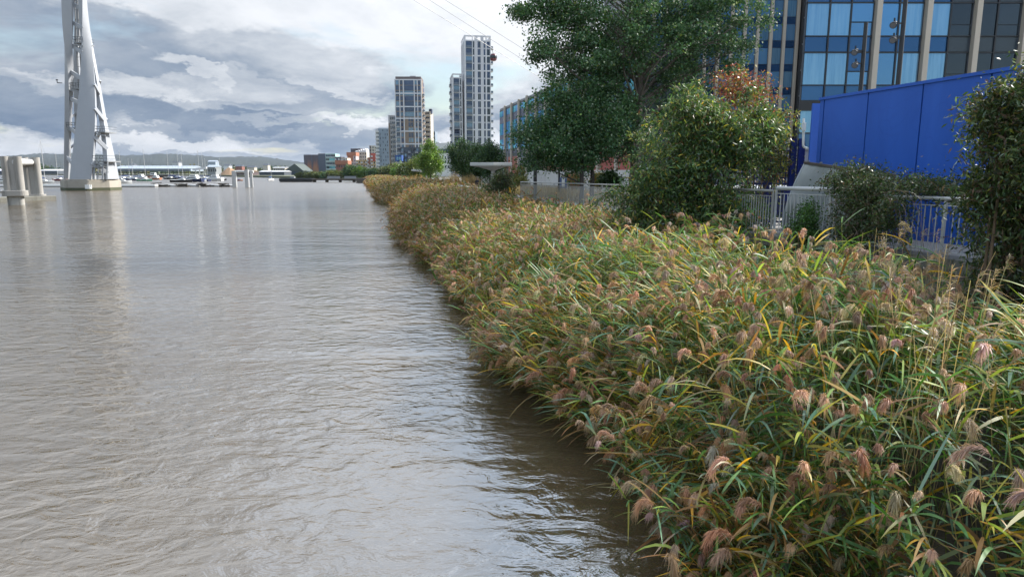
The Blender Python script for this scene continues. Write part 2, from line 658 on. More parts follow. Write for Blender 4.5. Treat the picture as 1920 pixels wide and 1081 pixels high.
# sloping mud terrace the reeds stand in
ys = np.concatenate([np.arange(-2, 30, 1.0), np.arange(30, 300, 6.0)])
mb = MB()
rows = []
for y in ys:
    x0 = float(shore_x(max(y, 0))) - 1.2
    x1 = float(rail_x(y)) - 0.05
    rows.append([(x0 + (x1 - x0) * t, y, -0.35 + 0.95 * t ** 0.8) for t in (0, 0.25, 0.5, 0.75, 1)])
mb.rings(rows, 0, False, False)
o = mb.build('terrace_mud', M_MUD, origin=(0, 0, -0.4))
tag(o, 'dark wet mud of the planted river terrace', 'mud', kind='structure')

# promenade sheet behind the wall
mb = MB()
rows = []
for y in [0, 7, 12.3, 17.3, 29, 46, 75, 110, 180, 290]:
    x0 = float(rail_x(y)) + 0.32
    z = float(prom_z(y))
    rows.append([(x0, y, z), (x0 + 20, y, z), (x0 + 60, y, z), (160, y, z)])
mb.rings(rows, 0, False, False)
o = mb.build('promenade', M_PAVE, origin=(0, 0, 1.7))
tag(o, 'pale paved riverside promenade', 'promenade', kind='structure')

# land beyond
mb = MB()
land = [(-49, 290), (-58, 320), (-112, 400), (-172, 500), (-300, 700), (-420, 850), (-620, 980), (-900, 1150), (-1600, 1330), (-5000, 1600), (-9000, 2200), (-9000, 9000), (900, 9000), (900, 290)]
mb.prism(land[::-1], -1.0, 1.45)
o = mb.build('far_bank', M_LAND, origin=(0, 600, -1))
tag(o, 'low far bank of the river', 'bank', kind='structure')

# hills
m, nt, out = new_mat('wooded_hills')
v = coords(nt)
n1 = noise(nt, v, 0.012, 6, 0.65)
n2 = noise(nt, v, 0.05, 3, 0.6)
c = ramp(nt, n1, [(0.3, (0.006, 0.011, 0.012)), (0.52, (0.010, 0.018, 0.015)), (0.68, (0.024, 0.029, 0.019))])
c = mixc(nt, ramp(nt, n2, [(0.62, 0.0), (0.7, 0.5)]), c, (0.12, 0.12, 0.12))
b = N(nt, 'ShaderNodeBsdfPrincipled', i_Roughness=0.9)
nt.links.new(c, b.inputs['Base Color'])
nt.links.new(b.outputs[0], out.inputs['Surface'])
M_HILL = m
prof = [(-700, 297), (-300, 290), (0, 293), (60, 289), (130, 287), (230, 291), (300, 288), (340, 290), (420, 294), (480, 294), (530, 298), (560, 303), (600, 309), (680, 315), (760, 319), (900, 321), (1400, 322)]
px = [p[0] for p in prof]
pv = [p[1] for p in prof]
mb = MB()
rows = []
YR = 3600.0
xs = np.arange(-700, 1401, 5)
for j, (fy, fz) in enumerate([(0.42, 0.0), (0.5, 0.1), (0.6, 0.32), (0.72, 0.55), (0.86, 0.82), (1.0, 1.0), (1.25, 0.85), (1.6, 0.2)]):
    row = []
    for q in xs:
        top = at(q, float(np.interp(q, px, pv)), YR)
        z = 1.0 + (top.z - 1.0) * fz
        if fz > 0.05:
            z += (2.0 if fz == 1.0 else 3.5) * float(wob(np.array(q * 1.0), np.array(fy * 97.0), 0.045, j)) + random.uniform(-1, 1) * (2.4 if fz == 1.0 else 0.6)
        row.append((top.x * fy, YR * fy, max(z, 0.5)))
    rows.append(row)
mb.rings(rows, 0, False, False)
o = mb.build('hills', M_HILL, origin=(0, 3600, 0), smooth=False)
tag(o, 'dark wooded hills on the horizon', 'hills', kind='structure')

# ------------------------------------------------------------------ the air over the estuary
m, nt, out = new_mat('estuary_haze')
pv_ = N(nt, 'ShaderNodeVolumePrincipled', i_Density=0.00003)
pv_.inputs['Color'].default_value = (0.62, 0.74, 0.95, 1)
pv_.inputs['Anisotropy'].default_value = 0.1
nt.links.new(pv_.outputs[0], out.inputs['Volume'])
mb = MB()
mb.box(-9400, 1200, -300, 9400, -3, 125)
o = mb.build('haze', m, origin=(0, 0, -3))
tag(o, 'faint blue haze over the river', 'haze', kind='stuff')
# ------------------------------------------------------------------ reeds
M_REED = leafy('reed_blades', 0.35, 0.5, 0.35)
rng = np.random.default_rng(5)
GREEN = [(0.055, 0.14, 0.026), (0.085, 0.19, 0.055), (0.15, 0.25, 0.155), (0.23, 0.32, 0.055), (0.42, 0.37, 0.06), (0.64, 0.36, 0.035), (0.42, 0.36, 0.20), (0.22, 0.13, 0.045)]
PLUME = [(0.48, 0.30, 0.19), (0.56, 0.40, 0.275), (0.41, 0.23, 0.125), (0.52, 0.40, 0.33), (0.46, 0.275, 0.18)]


def reed_zone(y0, y1, dens, nleaf, K, lw, plume_p, nbr, brw, seed, brown=0.0, brl=1.0):
    rng = np.random.default_rng(seed)
    area_n = 0
    xs, yy = [], []
    n_try = int((y1 - y0) * 14 * dens)
    y = rng.uniform(y0, y1, n_try)
    x = shore_x(y) + np.where(rng.random(n_try) < 0.07, rng.uniform(-0.3, 0.8, n_try), rng.uniform(-0.35, 13.65, n_try))
    rx = rail_x(y)
    ok = (x < rx - 0.35) & (x > shore_x(y) - 0.3)
    # keep a generous wedge of what the lens sees
    ok &= (x < 0.86 * y + 3.2)
    # thinner strip at the foot of the wall
    near_wall = (rx - x < 2.3) & (y < 16.5) & (y > 7)
    ok &= ~(near_wall & (rng.random(n_try) < 0.6))
    # clumping
    ok &= rng.random(n_try) < np.clip(0.75 + 0.5 * wob(x, y, 1.7, 0.4), 0.1, 1)
    x, y, rx = x[ok], y[ok], rx[ok]
    near_wall = near_wall[ok]
    n = len(x)
    s = np.maximum(x - shore_x(y), 0)
    hgt = (2.6 - 0.28 * np.exp(-((y - 25) / 9.0) ** 2)) * (1 - 0.50 * np.exp(-s / 0.75)) + 0.22 * wob(x, y, 1.15, 1.0) + rng.normal(0, 0.19, n)
    hgt *= np.where(near_wall, 0.60, 1.0)
    hgt += np.clip((y - 35) / 60, 0, 1) * 0.12
    hgt = np.where((s < 0.8) & (rng.random(n) < 0.5), hgt * rng.uniform(0.4, 0.9, n), hgt)
    hgt = np.maximum(hgt, 0.45)
    z0 = -0.3 + 0.95 * np.clip(s / np.maximum(rx - shore_x(y) + 1, 1), 0, 1) ** 0.8
    H = np.maximum(hgt - z0, 0.5)
    out_l = np.exp(-s / 0.7)
    lean = rng.normal(0, 0.10, (n, 2))
    lean[:, 0] += -0.06 - 0.60 * out_l * rng.uniform(0.5, 1.25, n)
    lean[:, 1] += -0.05 - 0.12 * out_l
    D = unit(np.stack([lean[:, 0], lean[:, 1], np.ones(n)], 1))
    P = np.stack([x, y, z0], 1)
    parts = []
    # stems
    dead = rng.random(n) < 0.25
    cs = np.where(dead[:, None], np.array([[0.32, 0.26, 0.14]]), np.array([[0.13, 0.15, 0.05]])) * (1 + rng.normal(0, 0.15, (n, 1)))
    parts.append(ribbons(P, D, H, np.full(n, 0.007 * lw), 0.10 * out_l + 0.02, cs, cs * 1.05, max(2, K - 1), rng, 2.0, np.ones(max(2, K - 1) + 1)))
    dr_s = 0.10 * out_l + 0.02
    # leaves up the stem
    idx = np.repeat(np.arange(n), nleaf)
    t = rng.uniform(0.22, 1.0, len(idx)) ** 0.62
    PL = P[idx] + D[idx] * (H[idx] * t)[:, None]
    PL[:, 2] -= dr_s[idx] * H[idx] * t * t
    # the wind has combed every stem's leaves to one side, roughly towards the river and the viewer
    a_s = -2.35 + 1.1 * wob(x, y, 0.7, 3.3) + rng.normal(0, 0.35, n)
    ang = a_s[idx] + rng.normal(0, 0.45, len(idx))
    loose = rng.random(len(idx)) < 0.22
    ang[loose] = rng.uniform(0, 2 * PI, int(loose.sum()))
    hx = np.cos(ang)
    hy = np.sin(ang)
    el = rng.uniform(0.15, 1.45, len(idx))
    DL = unit(np.stack([hx, hy, el], 1))
    LL = rng.uniform(0.30, 0.66, len(idx)) * (0.75 + 0.5 * (1 - np.abs(t - 0.6)))
    WL = rng.uniform(0.017, 0.038, len(idx)) * lw
    pn = wob(x, y, 0.55, 2.3)[idx]
    sp = pick(rng, len(idx), GREEN, [22, 24, 32, 15, 6, 3, 5, 1])
    yel = pick(rng, len(idx), GREEN, [6, 6, 4, 20, 22, 18, 10, 6])
    isy = rng.random(len(idx)) < np.clip(0.04 + 0.75 * (rng.random(n) < 0.12)[idx] + 0.10 * pn + 0.25 * (t < 0.45) + 0.34 * out_l[idx] * (t < 0.8), 0.02, 0.8)
    c0 = np.where(isy[:, None], yel, sp)
    if True:
        # the river edge is browner than the middle of the bed
        bsel = rng.random(len(idx)) < brown + 0.35 * np.exp(-s / 1.1)[idx] + 0.05 * np.clip((y[idx] - 9) / 12, 0, 1)
        c0[bsel] = pick(rng, int(bsel.sum()), [(0.24, 0.125, 0.045), (0.32, 0.18, 0.06), (0.17, 0.12, 0.045)], [3, 2, 2])
    c1 = c0.copy()
    tip = rng.random(len(idx)) < 0.22
    c1[tip] = c1[tip] * 0.5 + np.array([0.40, 0.29, 0.06]) * 0.5
    dr = rng.uniform(0.05, 0.65, len(idx))
    parts.append(ribbons(PL, DL, LL, WL, dr, c0, c1, K, rng, 0.45))
    # plumes
    pl = rng.random(n) < plume_p * np.clip(0.85 + 0.45 * wob(x, y, 0.42, 4.0), 0.2, 1.4)
    ip = np.where(pl)[0]
    m_ = len(ip)
    Pp = P[ip] + D[ip] * (H[ip] * 0.995)[:, None]
    Pp[:, 2] -= dr_s[ip] * H[ip] * 0.99
    aw = rng.normal(-2.5, 0.75, m_)
    pd = unit(np.stack([np.cos(aw) * 0.62, np.sin(aw) * 0.62, rng.uniform(0.35, 1.0, m_)], 1) + D[ip] * 0.5)
    PLn = 0.14 + 0.20 * rng.random(m_) ** 1.5
    pdr = rng.uniform(0.35, 0.95, m_)
    pc = pick(rng, m_, PLUME, [4, 3, 2.6, 1.6, 2.4], 0.2)
    # main axis
    parts.append(ribbons(Pp, pd, PLn, np.full(m_, 0.006 * lw), pdr, pc * 0.8, pc * 0.9, 3, rng, 1.0, np.ones(4)))
    ib = np.repeat(np.arange(m_), nbr)
    tb = rng.uniform(0.0, 1.0, len(ib)) ** 0.85
    PB = Pp[ib] + pd[ib] * (PLn[ib] * tb)[:, None]
    PB[:, 2] -= pdr[ib] * PLn[ib] * tb * tb
    tang = unit(pd[ib] + np.stack([0 * tb, 0 * tb, -2 * pdr[ib] * tb], 1))
    rnd = unit(rng.normal(0, 1, (len(ib), 3)))
    DB = unit(tang * 0.75 + rnd * 0.46 + np.array([0, 0, 0.10]))
    LB = PLn[ib] * (0.46 - 0.20 * tb) * rng.uniform(0.6, 1.15, len(ib)) * brl
    cb = pc[ib] * (1 + rng.normal(0, 0.16, (len(ib), 1)))
    parts.append(ribbons(PB, DB, LB, rng.uniform(0.003, 0.0065, len(ib)) * brw, rng.uniform(0.5, 1.25, len(ib)), cb * 0.85, np.clip(cb * 1.12, 0, 1), 2, rng, 2.0, np.array([0.6, 1.0, 0.25])))
    return join(parts), n


zones = [
    reed_zone(0.9, 7.5, 46, 12, 5, 1.3, 0.62, 210, 0.85, 21),
    reed_zone(7.5, 15, 46, 11, 4, 1.35, 0.9, 130, 1.4, 22),
    reed_zone(15, 30, 34, 9, 3, 1.6, 1.35, 60, 3.0, 23, 0.06),
    reed_zone(30, 62, 15, 6, 3, 2.5, 1.4, 26, 5.0, 24, 0.42),
    reed_zone(62, 140, 6, 6, 2, 4.5, 1.0, 12, 8.0, 25, 0.55, 1.3),
    reed_zone(140, 285, 2.5, 6, 2, 9.0, 1.0, 10, 16.0, 26, 0.55, 1.5),
]
V, F, C = join([z[0] for z in zones])
print('reed stems', [z[1] for z in zones], 'faces', len(F))
o = np_obj('reed_bed', V, F, np.clip(C, 0, 1), M_REED, origin=(0, 0, 0))
tag(o, 'dense green reed bed with drooping pinkish brown seed heads along the water', 'reeds', kind='stuff')

# pale dry stalks standing above the others near the wall
n = 120
rng = np.random.default_rng(77)
y = rng.uniform(5.5, 11.5, n)
x = y * rng.uniform(0.50, 0.68, n)
P = np.stack([x, y, np.full(n, 0.6)], 1)
D = unit(np.stack([rng.normal(0.05, 0.16, n), rng.normal(0, 0.12, n), np.ones(n)], 1))
L = rng.uniform(1.9, 2.75, n)
c = pick(rng, n, [(0.46, 0.37, 0.22), (0.38, 0.29, 0.16), (0.30, 0.24, 0.15)], [3, 3, 2])
parts = [ribbons(P, D, L, np.full(n, 0.010), rng.uniform(0.0, 0.06, n), c, c, 5, rng, 2.0, np.linspace(1, 0.5, 6))]
k = np.where(rng.random(n) < 0.4)[0]
tipp = P[k] + D[k] * (L[k] * 0.97)[:, None]
ib = np.repeat(np.arange(len(k)), 30)
DB = unit(D[k][ib] * 0.6 + rng.normal(0, 0.35, (len(ib), 3)) + np.array([0.3, 0, 0]))
cb = pick(rng, len(ib), [(0.42, 0.33, 0.22), (0.36, 0.24, 0.15)], [1, 1])
parts.append(ribbons(tipp[ib] - D[k][ib] * rng.uniform(0, 0.2, (len(ib), 1)), DB, rng.uniform(0.06, 0.15, len(ib)), np.full(len(ib), 0.006), rng.uniform(0.2, 0.8, len(ib)), cb, cb, 2, rng, 2.0, np.array([0.6, 1, 0.25])))
V, F, C = join(parts)
o = np_obj('dry_reed_stalks', V, F, C, M_REED, origin=(5, 8, 0))
tag(o, 'tall bare straw coloured reed stalks standing by the wall', 'dry stalks', kind='stuff')
# ------------------------------------------------------------------ materials for built things
M_WHITE = surf('white_steel_paint', (0.33, 0.345, 0.37), 0.42, 0.05, 0.15, stain=0.2, stain_col=(0.42, 0.41, 0.38), streak=True)
M_WHITE2 = surf('white_gelcoat', (0.72, 0.72, 0.70), 0.35, 0.05, 0.8)
M_STEELD = surf('dark_steel', (0.06, 0.065, 0.07), 0.5, 0.2, 2.0)
M_STEELG = surf('grey_steel', (0.22, 0.23, 0.24), 0.5, 0.15, 2.0)
M_TIMBER = surf('wet_timber', (0.07, 0.058, 0.045), 0.8, 0.3, 1.5, bump=0.01)
M_BLACK = surf('black_paint', (0.014, 0.014, 0.016), 0.45, 0.2, 3.0)
M_NAVY = surf('navy_hull_paint', (0.02, 0.03, 0.075), 0.35, 0.15, 1.0)
M_GREENH = surf('green_hull_paint', (0.03, 0.22, 0.12), 0.4, 0.1, 1.0)
M_REDH = surf('red_hull_paint', (0.20, 0.035, 0.03), 0.4, 0.15, 1.0)
M_ORANGE = surf('orange_rust_paint', (0.34, 0.15, 0.08), 0.6, 0.2, 1.0)
M_BLUEC = surf('blue_canvas', (0.02, 0.07, 0.25), 0.8, 0.15, 2.0)
M_MAST = surf('aluminium_spar', (0.5, 0.5, 0.5), 0.4, 0.08, 2.0)
M_DARKWIN = surf('dark_glazing', (0.02, 0.025, 0.03), 0.12, 0.2, 2.0)

# ------------------------------------------------------------------ cable car tower
TY = on_water(172, 356).y
TX = on_water(172, 356).x
PXM = (at(272, 323, TY).x - at(172, 323, TY).x) / 100.0


def tz(py):
    return at(172, py, TY).z


def tx(px, py=335.0, d=0.0):
    return at(px, py, TY + d).x


tw = thing('cable_car_tower', 'tall white twisted steel cable car tower rising from a concrete base in the river', 'tower', (TX, TY, 0))
oct_ = lambda r, rx=1.0: [(TX + r * rx * math.cos(a), TY + r * math.sin(a)) for a in [PI / 8 + k * PI / 4 for k in range(8)]]
mb = MB()
mb.prism(oct_(6.1), -2, 2.15)
mb.prism(oct_(5.9), 2.151, 2.45)
M_BASE = surf('pier_concrete', (0.33, 0.30, 0.25), 0.8, 0.15, 0.4, stain=0.5, stain_col=(0.12, 0.11, 0.08), streak=True)
mb.build('concrete_base', M_BASE, tw, bevel=0.12)
mb = MB()
mb.prism(oct_(6.14), -2, 0.6)
mb.build('tide_band', surf('weed_band', (0.07, 0.075, 0.04), 0.85, 0.35, 0.8), tw)
mb = MB()
mb.box(tx(190), tx(198), TY - 6.4, TY - 5.5, 0.4, 1.3)
mb.build('marker_plate', M_WHITE2, tw)


def leg(rows, name='leg'):
    """rows: (py, px left, px right, depth offset of left, of right)"""
    pys = [r[0] for r in rows]
    dense = np.linspace(pys[0], pys[-1], 34)
    xl = np.interp(dense, pys[::-1] if pys[0] > pys[-1] else pys, [r[1] for r in (rows[::-1] if pys[0] > pys[-1] else rows)])
    xr = np.interp(dense, pys[::-1] if pys[0] > pys[-1] else pys, [r[2] for r in (rows[::-1] if pys[0] > pys[-1] else rows)])
    dl = np.interp(dense, pys[::-1] if pys[0] > pys[-1] else pys, [r[3] for r in (rows[::-1] if pys[0] > pys[-1] else rows)])
    drr = np.interp(dense, pys[::-1] if pys[0] > pys[-1] else pys, [r[4] for r in (rows[::-1] if pys[0] > pys[-1] else rows)])
    # smooth the profile a little
    ker = np.array([1, 2, 3, 2, 1]) / 9.0
    sm = lambda a: np.concatenate([a[:2], np.convolve(a, ker, 'valid'), a[-2:]])
    xl, xr, dl, drr = sm(xl), sm(xr), sm(dl), sm(drr)
    mb = MB()
    rs = []
    last = None
    for i, p in enumerate(dense):
        z = tz(p)
        A = Vector((tx(xl[i], p, dl[i] * 0.86), TY + dl[i] * 0.86, z))
        B = Vector((tx(xr[i], p, drr[i] * 0.86), TY + drr[i] * 0.86, z))
        mid = (A + B) / 2
        inn = Vector((tx(150, p), TY, z)) - mid
        w = (B - A)
        nrm = Vector((-w.y, w.x, 0))
        nrm = nrm.normalized() if nrm.length > 1e-5 else Vector((0, 1, 0))
        if (nrm.dot(inn) if last is None else nrm.dot(last)) < 0:
            nrm = -nrm
        last = nrm
        th = 0.9 + 0.6 * (i / 33.0) * 0
        bulge = nrm * -0.28
        rs.append([A, (A + B) / 2 + bulge, B, B + nrm * th, (A + B) / 2 + nrm * (th + 0.1), A + nrm * th])
    mb.rings(rs, 0, True)
    return mb.build(name, M_WHITE, tw, smooth=True)


leg([(335.5, 130, 171, -6.3, -5.6), (300, 134, 174, -5.8, -5.2), (250, 141, 178, -5.0, -4.5), (200, 146, 179.5, -4.2, -3.4), (150, 150, 177, -3.6, -2.4), (100, 153.5, 174, -3.2, -1.8),
     (50, 155, 168, -3.0, -1.2), (0, 155.5, 162, -2.8, -0.6), (-100, 152, 158, -2.2, 1.2), (-250, 146, 158, -1.5, 1.5), (-370, 140, 152, -1.2, 1.2)])
leg([(335.5, 119.5, 124, -0.6, 2.4), (300, 120.3, 124, -1.2, 1.8), (250, 120.8, 125, -2.0, 1.0), (200, 121.3, 127, -2.6, 0.2), (150, 121.5, 131, -2.9, -1.0), (100, 121.5, 136, -3.0, -2.0),
     (50, 120.5, 138.5, -2.8, -2.4), (0, 119.5, 139, -2.6, -2.6), (-100, 122, 141, -2.4, -2.2), (-250, 130, 144, -1.6, -1.8), (-370, 134, 141, -1.0, -1.4)])
leg([(335.5, 202.5, 223.5, -3.4, 2.0), (310, 201.8, 219, -3.0, 2.0), (280, 201, 213, -2.4, 2.0), (235, 196.5, 201, -1.6, 1.8), (200, 190, 196, -0.9, 1.7), (150, 181, 187, 0.2, 1.9),
     (100, 172.5, 176, 1.2, 2.4), (50, 163, 168, 1.8, 3.0), (0, 156, 162, 2.4, 3.2), (-100, 150, 158, 2.6, 2.8), (-250, 146, 154, 2.0, 1.8), (-370, 143, 150, 1.2, 1.2)])
leg([(335.5, 150, 180, 6.2, 6.4), (290, 148, 174, 5.6, 5.8), (240, 144, 166, 4.8, 4.9), (190, 142, 158, 4.0, 4.2), (140, 141, 152, 3.4, 3.4), (90, 142, 150, 3.0, 3.0), (40, 144, 150, 2.8, 2.8), (0, 145, 150, 2.6, 2.6),
     (-100, 134, 146, 2.4, 2.4), (-250, 138, 148, 1.6, 1.6), (-370, 138, 146, 1.2, 1.2)])
# diagonal ties between the legs
for (x0, y0, x1, y1, d0, d1, h) in [
        (138, 12, 156, 24, -2.0, -2.2, 0.95), (138, 47, 156, 58, -2.0, -2.4, 1.0), (135, 88, 155, 103, -2.0, -2.6, 1.1), (133, 137, 152, 150, -1.8, -2.8, 1.1), (129, 184, 150, 196, -1.2, -3.2, 1.1),
        (127, 238, 145, 252, -0.6, -3.8, 1.1), (123, 293, 137, 308, 0.2, -4.6, 1.1),
        (128, 222, 148, 206, 1.0, 3.8, 0.6), (124.5, 282, 144, 266, 1.4, 4.2, 0.6),
        (177, 160, 187, 176, -2.4, -0.2, 0.9), (178, 205, 196, 226, -3.2, -1.0, 1.0), (177, 258, 201, 280, -3.8, -1.8, 1.1), (172, 305, 202, 325, -4.6, -2.6, 1.1),
        (200, 222, 180, 262, 0.5, 3.5, 0.7), (188, 150, 176, 186, 1.0, 3.0, 0.6)]:
    mb = MB()
    a = Vector((tx(x0, y0, d0), TY + d0, tz(y0)))
    b = Vector((tx(x1, y1, d1), TY + d1, tz(y1)))
    mb.bar(a, b, 0.4, h * 0.8)
    mb.build('tie_beam', M_WHITE, tw, bevel=0.06)
# lift mast up the middle
mb = MB()
for sx, sy in ((-0.8, -0.8), (0.8, -0.8), (0.8, 0.8), (-0.8, 0.8)):
    mb.tube([(tx(166) + sx, TY + sy, 2.9), (tx(146, 0) + sx * 0.6, TY + sy * 0.6, tz(0)), (tx(145, -360) + sx * 0.4, TY + sy * 0.4, tz(-360))], 0.13, 5)
for k in range(22):
    t = k / 22.0
    z = 3.2 + t * 44
    pyk = 323 - (z - EYE) / (PXM * 1.0)
    cx = tx(166 - 20 * t, pyk)
    w = 0.8 - 0.3 * t
    mb.box(cx - w, cx + w, TY - w, TY - w + 0.1, z, z + 0.07)
    mb.box(cx - w, cx + w, TY + w - 0.1, TY + w, z, z + 0.07)
mb.build('lift_shaft', M_STEELG, tw)
mb = MB()
mb.prism([(tx(145, -368) + 3.4 * math.cos(k * PI / 8), TY + 3.4 * math.sin(k * PI / 8)) for k in range(16)], tz(-376), tz(-360))
mb.build('head_ring', M_WHITE, tw)


def landing(x0, x1, py, d0, d1):
    z = tz(py)
    tx = lambda q: at(q, py, TY + d0).x
    mb = MB()
    mb.box(tx(x0), tx(x1), TY + d0, TY + d1, z - 0.25, z)
    mb.bar((tx(x0), TY + d0, z - 0.5), (tx(x1), TY + d0, z - 0.9), 0.2, 0.3)
    o = mb.build('landing', M_STEELG, tw)
    mb = MB()
    for hz in (0.55, 1.1):
        mb.tube([(tx(x0), TY + d1, z + hz), (tx(x0), TY + d0, z + hz), (tx(x1), TY + d0, z + hz), (tx(x1), TY + d1, z + hz)], 0.045, 5)
    for q in np.linspace(tx(x0), tx(x1), 5):
        mb.tube([(q, TY + d0, z), (q, TY + d0, z + 1.1)], 0.045, 5)
    mb.build('guard_rail', M_STEELD, o)


landing(138, 156, 83, -2.6, 1.5)
landing(132, 153, 167, -2.4, 1.5)
landing(125, 146, 240, -2.0, 2.0)
landing(178, 197, 248, -3.6, 1.0)
landing(174, 201, 302, -4.4, 1.0)
mb = MB()
for q in (176, 183, 192, 200):
    mb.tube([(tx(q, 335, -5), TY - 5.0, 2.4), (tx(q + 2, 303, -4.2), TY - 4.2, tz(303))], 0.16, 6)
for py in (313, 324):
    mb.tube([(tx(173, py, -5.2), TY - 5.2, tz(py)), (tx(202, py, -4), TY - 4.0, tz(py))], 0.11, 5)
mb.build('access_cage', M_STEELG, tw)
mb = MB()
tv = lambda q: tx(q, 156)
mb.tube([(tv(122), TY - 1, tz(157)), (tv(112.5), TY - 1, tz(156))], 0.1, 5)
mb.tube([(tv(113), TY - 1, tz(157)), (tv(112.5), TY - 1, tz(151))], 0.09, 5)
mb.box(tv(111), tv(114.5), TY - 1.1, TY - 0.9, tz(152), tz(150))
mb.build('wind_vane', M_STEELD, tw)

# ------------------------------------------------------------------ cables and cabin
for (xa, xb, yb, Yb, lab) in [(775, 925, 92, 236, 'lowest thin grey cable, the one the dark red cabin hangs from'), (805, 905, 64, 238, 'thin grey cable crossing the sky between two others'), (835, 962, 80, 240, 'thin grey cable crossing the sky nearest the big tree')]:
    p0 = at(xa, 0, 215)
    p1 = at(xb, yb, Yb)
    d = (p1 - p0)
    pts = []
    for t in np.linspace(-5.2, 5.0, 28):
        q = p0 + d * t
        q.z += 0.02 * (t - 0) * (t - 1) * 1.2
        pts.append(q)
    mb = MB()
    mb.tube(pts, 0.085, 5)
    o = mb.build('cable', M_STEELG)
    tag(o, lab, 'cable', 'cables of the cable car')
p = at(925, 92, 236)
cab = thing('cable_car_cabin', 'small dark red cable car cabin hanging beside the tallest white tower', 'gondola', (p.x, p.y, p.z - 3.2))
mb = MB()
rs = []
for zz_, rr in ((-1.2, 0.75), (-0.9, 1.05), (0, 1.2), (0.7, 1.05), (1.05, 0.7)):
    rs.append([(p.x + rr * math.cos(a), p.y + rr * math.sin(a), p.z - 2.6 + zz_) for a in np.linspace(0, 2 * PI, 13)[:-1]])
mb.rings(rs)
mb.build('cabin_shell', surf('cabin_red', (0.13, 0.03, 0.035), 0.35, 0.1, 1.0), cab, smooth=True)
mb = MB()
mb.rings([[(p.x + rr * math.cos(a), p.y + rr * math.sin(a), p.z - 2.6 + zz_) for a in np.linspace(0, 2 * PI, 13)[:-1]] for zz_, rr in ((-0.45, 1.18), (0, 1.24), (0.5, 1.13))], 0, False)
mb.build('cabin_glazing', M_DARKWIN, cab)
mb = MB()
mb.tube([(p.x, p.y, p.z - 1.6), (p.x - 0.3, p.y, p.z - 0.6), (p.x, p.y, p.z + 0.05)], 0.09, 6)
mb.build('hanger', M_STEELD, cab)

# ------------------------------------------------------------------ mooring dolphins
M_DOLPH = surf('dolphin_concrete', (0.30, 0.285, 0.26), 0.75, 0.1, 0.8, stain=0.65, stain_col=(0.13, 0.12, 0.1), streak=True)
M_DOLW = surf('dolphin_white', (0.46, 0.46, 0.45), 0.6, 0.08, 0.5, stain=0.35, stain_col=(0.3, 0.28, 0.24), streak=True)


def stadium(cx, cy, r, half, ang, n=10):
    out = []
    for k in range(n + 1):
        a = -PI / 2 + PI * k / n
        out.append((half + r * math.cos(a), r * math.sin(a)))
    for k in range(n + 1):
        a = PI / 2 + PI * k / n
        out.append((-half + r * math.cos(a), r * math.sin(a)))
    c, s = math.cos(ang), math.sin(ang)
    return [(cx + x * c - y * s, cy + x * s + y * c) for x, y in out]


def column(parent, pxc, py_w, py_top, py_c0, py_c1, w_px, ang):
    w = on_water(pxc, py_w)
    Y = w.y
    cx = w.x
    hw = w_px / 2.0 / F_PX * Y
    r = 0.42 * hw
    ztop = at(pxc, py_top, Y).z
    zc0, zc1 = at(pxc, py_c0, Y).z, at(pxc, py_c1, Y).z
    mb = MB()
    # two round shafts joined by a web
    c, s = math.cos(ang), math.sin(ang)
    e = hw - r
    for sg in (-1, 1):
        mb.tube([(cx + sg * e * c, Y + sg * e * s, zc0), (cx + sg * e * c, Y + sg * e * s, ztop)], r, 14)
    nx, ny = -s * r * 0.55, c * r * 0.55
    mb.prism([(cx - e * c - nx, Y - e * s - ny), (cx + e * c - nx, Y + e * s - ny), (cx + e * c + nx, Y + e * s + ny), (cx - e * c + nx, Y - e * s + ny)], zc0, ztop - 0.05)
    mb.build('twin_shaft', M_DOLPH, parent, smooth=True)
    mb = MB()
    mb.prism(stadium(cx, Y, r * 1.55, e * 1.05, ang), zc1, zc0)
    mb.build('collar', M_DOLPH, parent, bevel=0.04)
    mb = MB()
    mb.prism(stadium(cx, Y, r * 0.9, e * 0.75, ang), -3, zc1)
    mb.build('pile', surf('stained_pile', (0.34, 0.33, 0.3), 0.8, 0.15, 1.0, stain=0.9, stain_col=(0.06, 0.05, 0.04), streak=True), parent, smooth=True)
    return Vector((cx, Y, ztop)), hw


w0 = on_water(31, 384)
dol = thing('mooring_dolphin', 'pair of thick concrete mooring columns with collars joined by a white cross tube', 'dolphin', (w0.x, w0.y, 0))
c1, h1 = column(dol, 31, 384, 293, 357, 367.5, 33, R(25))
c2, h2 = column(dol, 66, 375, 295, 364, 374, 29, R(25))
mb = MB()
za = at(45, 304, c1.y).z
mb.tube([(c1.x + h1 * 0.5, c1.y, za), (c2.x, c2.y, at(60, 304, c2.y).z)], 0.42, 14)
mb.tube([(c2.x - 0.9, c2.y - 1.2, at(60, 304, c2.y).z - 0.02), (c2.x - 0.4, c2.y - 0.6, at(60, 304, c2.y).z - 0.02)], 0.55, 14)
mb.build('cross_tube', M_DOLW, dol, smooth=True)
pw = on_water(20, 381)
pf = thing('fender_pontoon', 'low weathered timber and concrete pontoon around the foot of the near mooring columns', 'pontoon', (pw.x, pw.y + 4, 0))
mb = MB()
q0, q1 = on_water(-70, 381), on_water(74, 375.5)
mb.bar((q0.x, q0.y + 3, 0.25), (q1.x, q1.y + 2.0, 0.25), 3.6, 0.75)
mb.build('deck', M_CONC_D, pf, bevel=0.08)
mb = MB()
mb.bar((q0.x, q0.y + 1.1, 0.1), (q1.x - 1.4, q1.y + 0.1, 0.1), 0.3, 0.5)
mb.build('rubbing_strip', M_TIMBER, pf)
mb = MB()
mb.tube([(q0.x + 2, q0.y + 3, 0.5), (q0.x + 3, q0.y + 3, 1.5), (q0.x + 4.5, q0.y + 2.7, 1.3), (q0.x + 5.2, q0.y + 2.7, 0.5)], 0.14, 6)
mb.build('mooring_hoop', M_DOLW, pf)

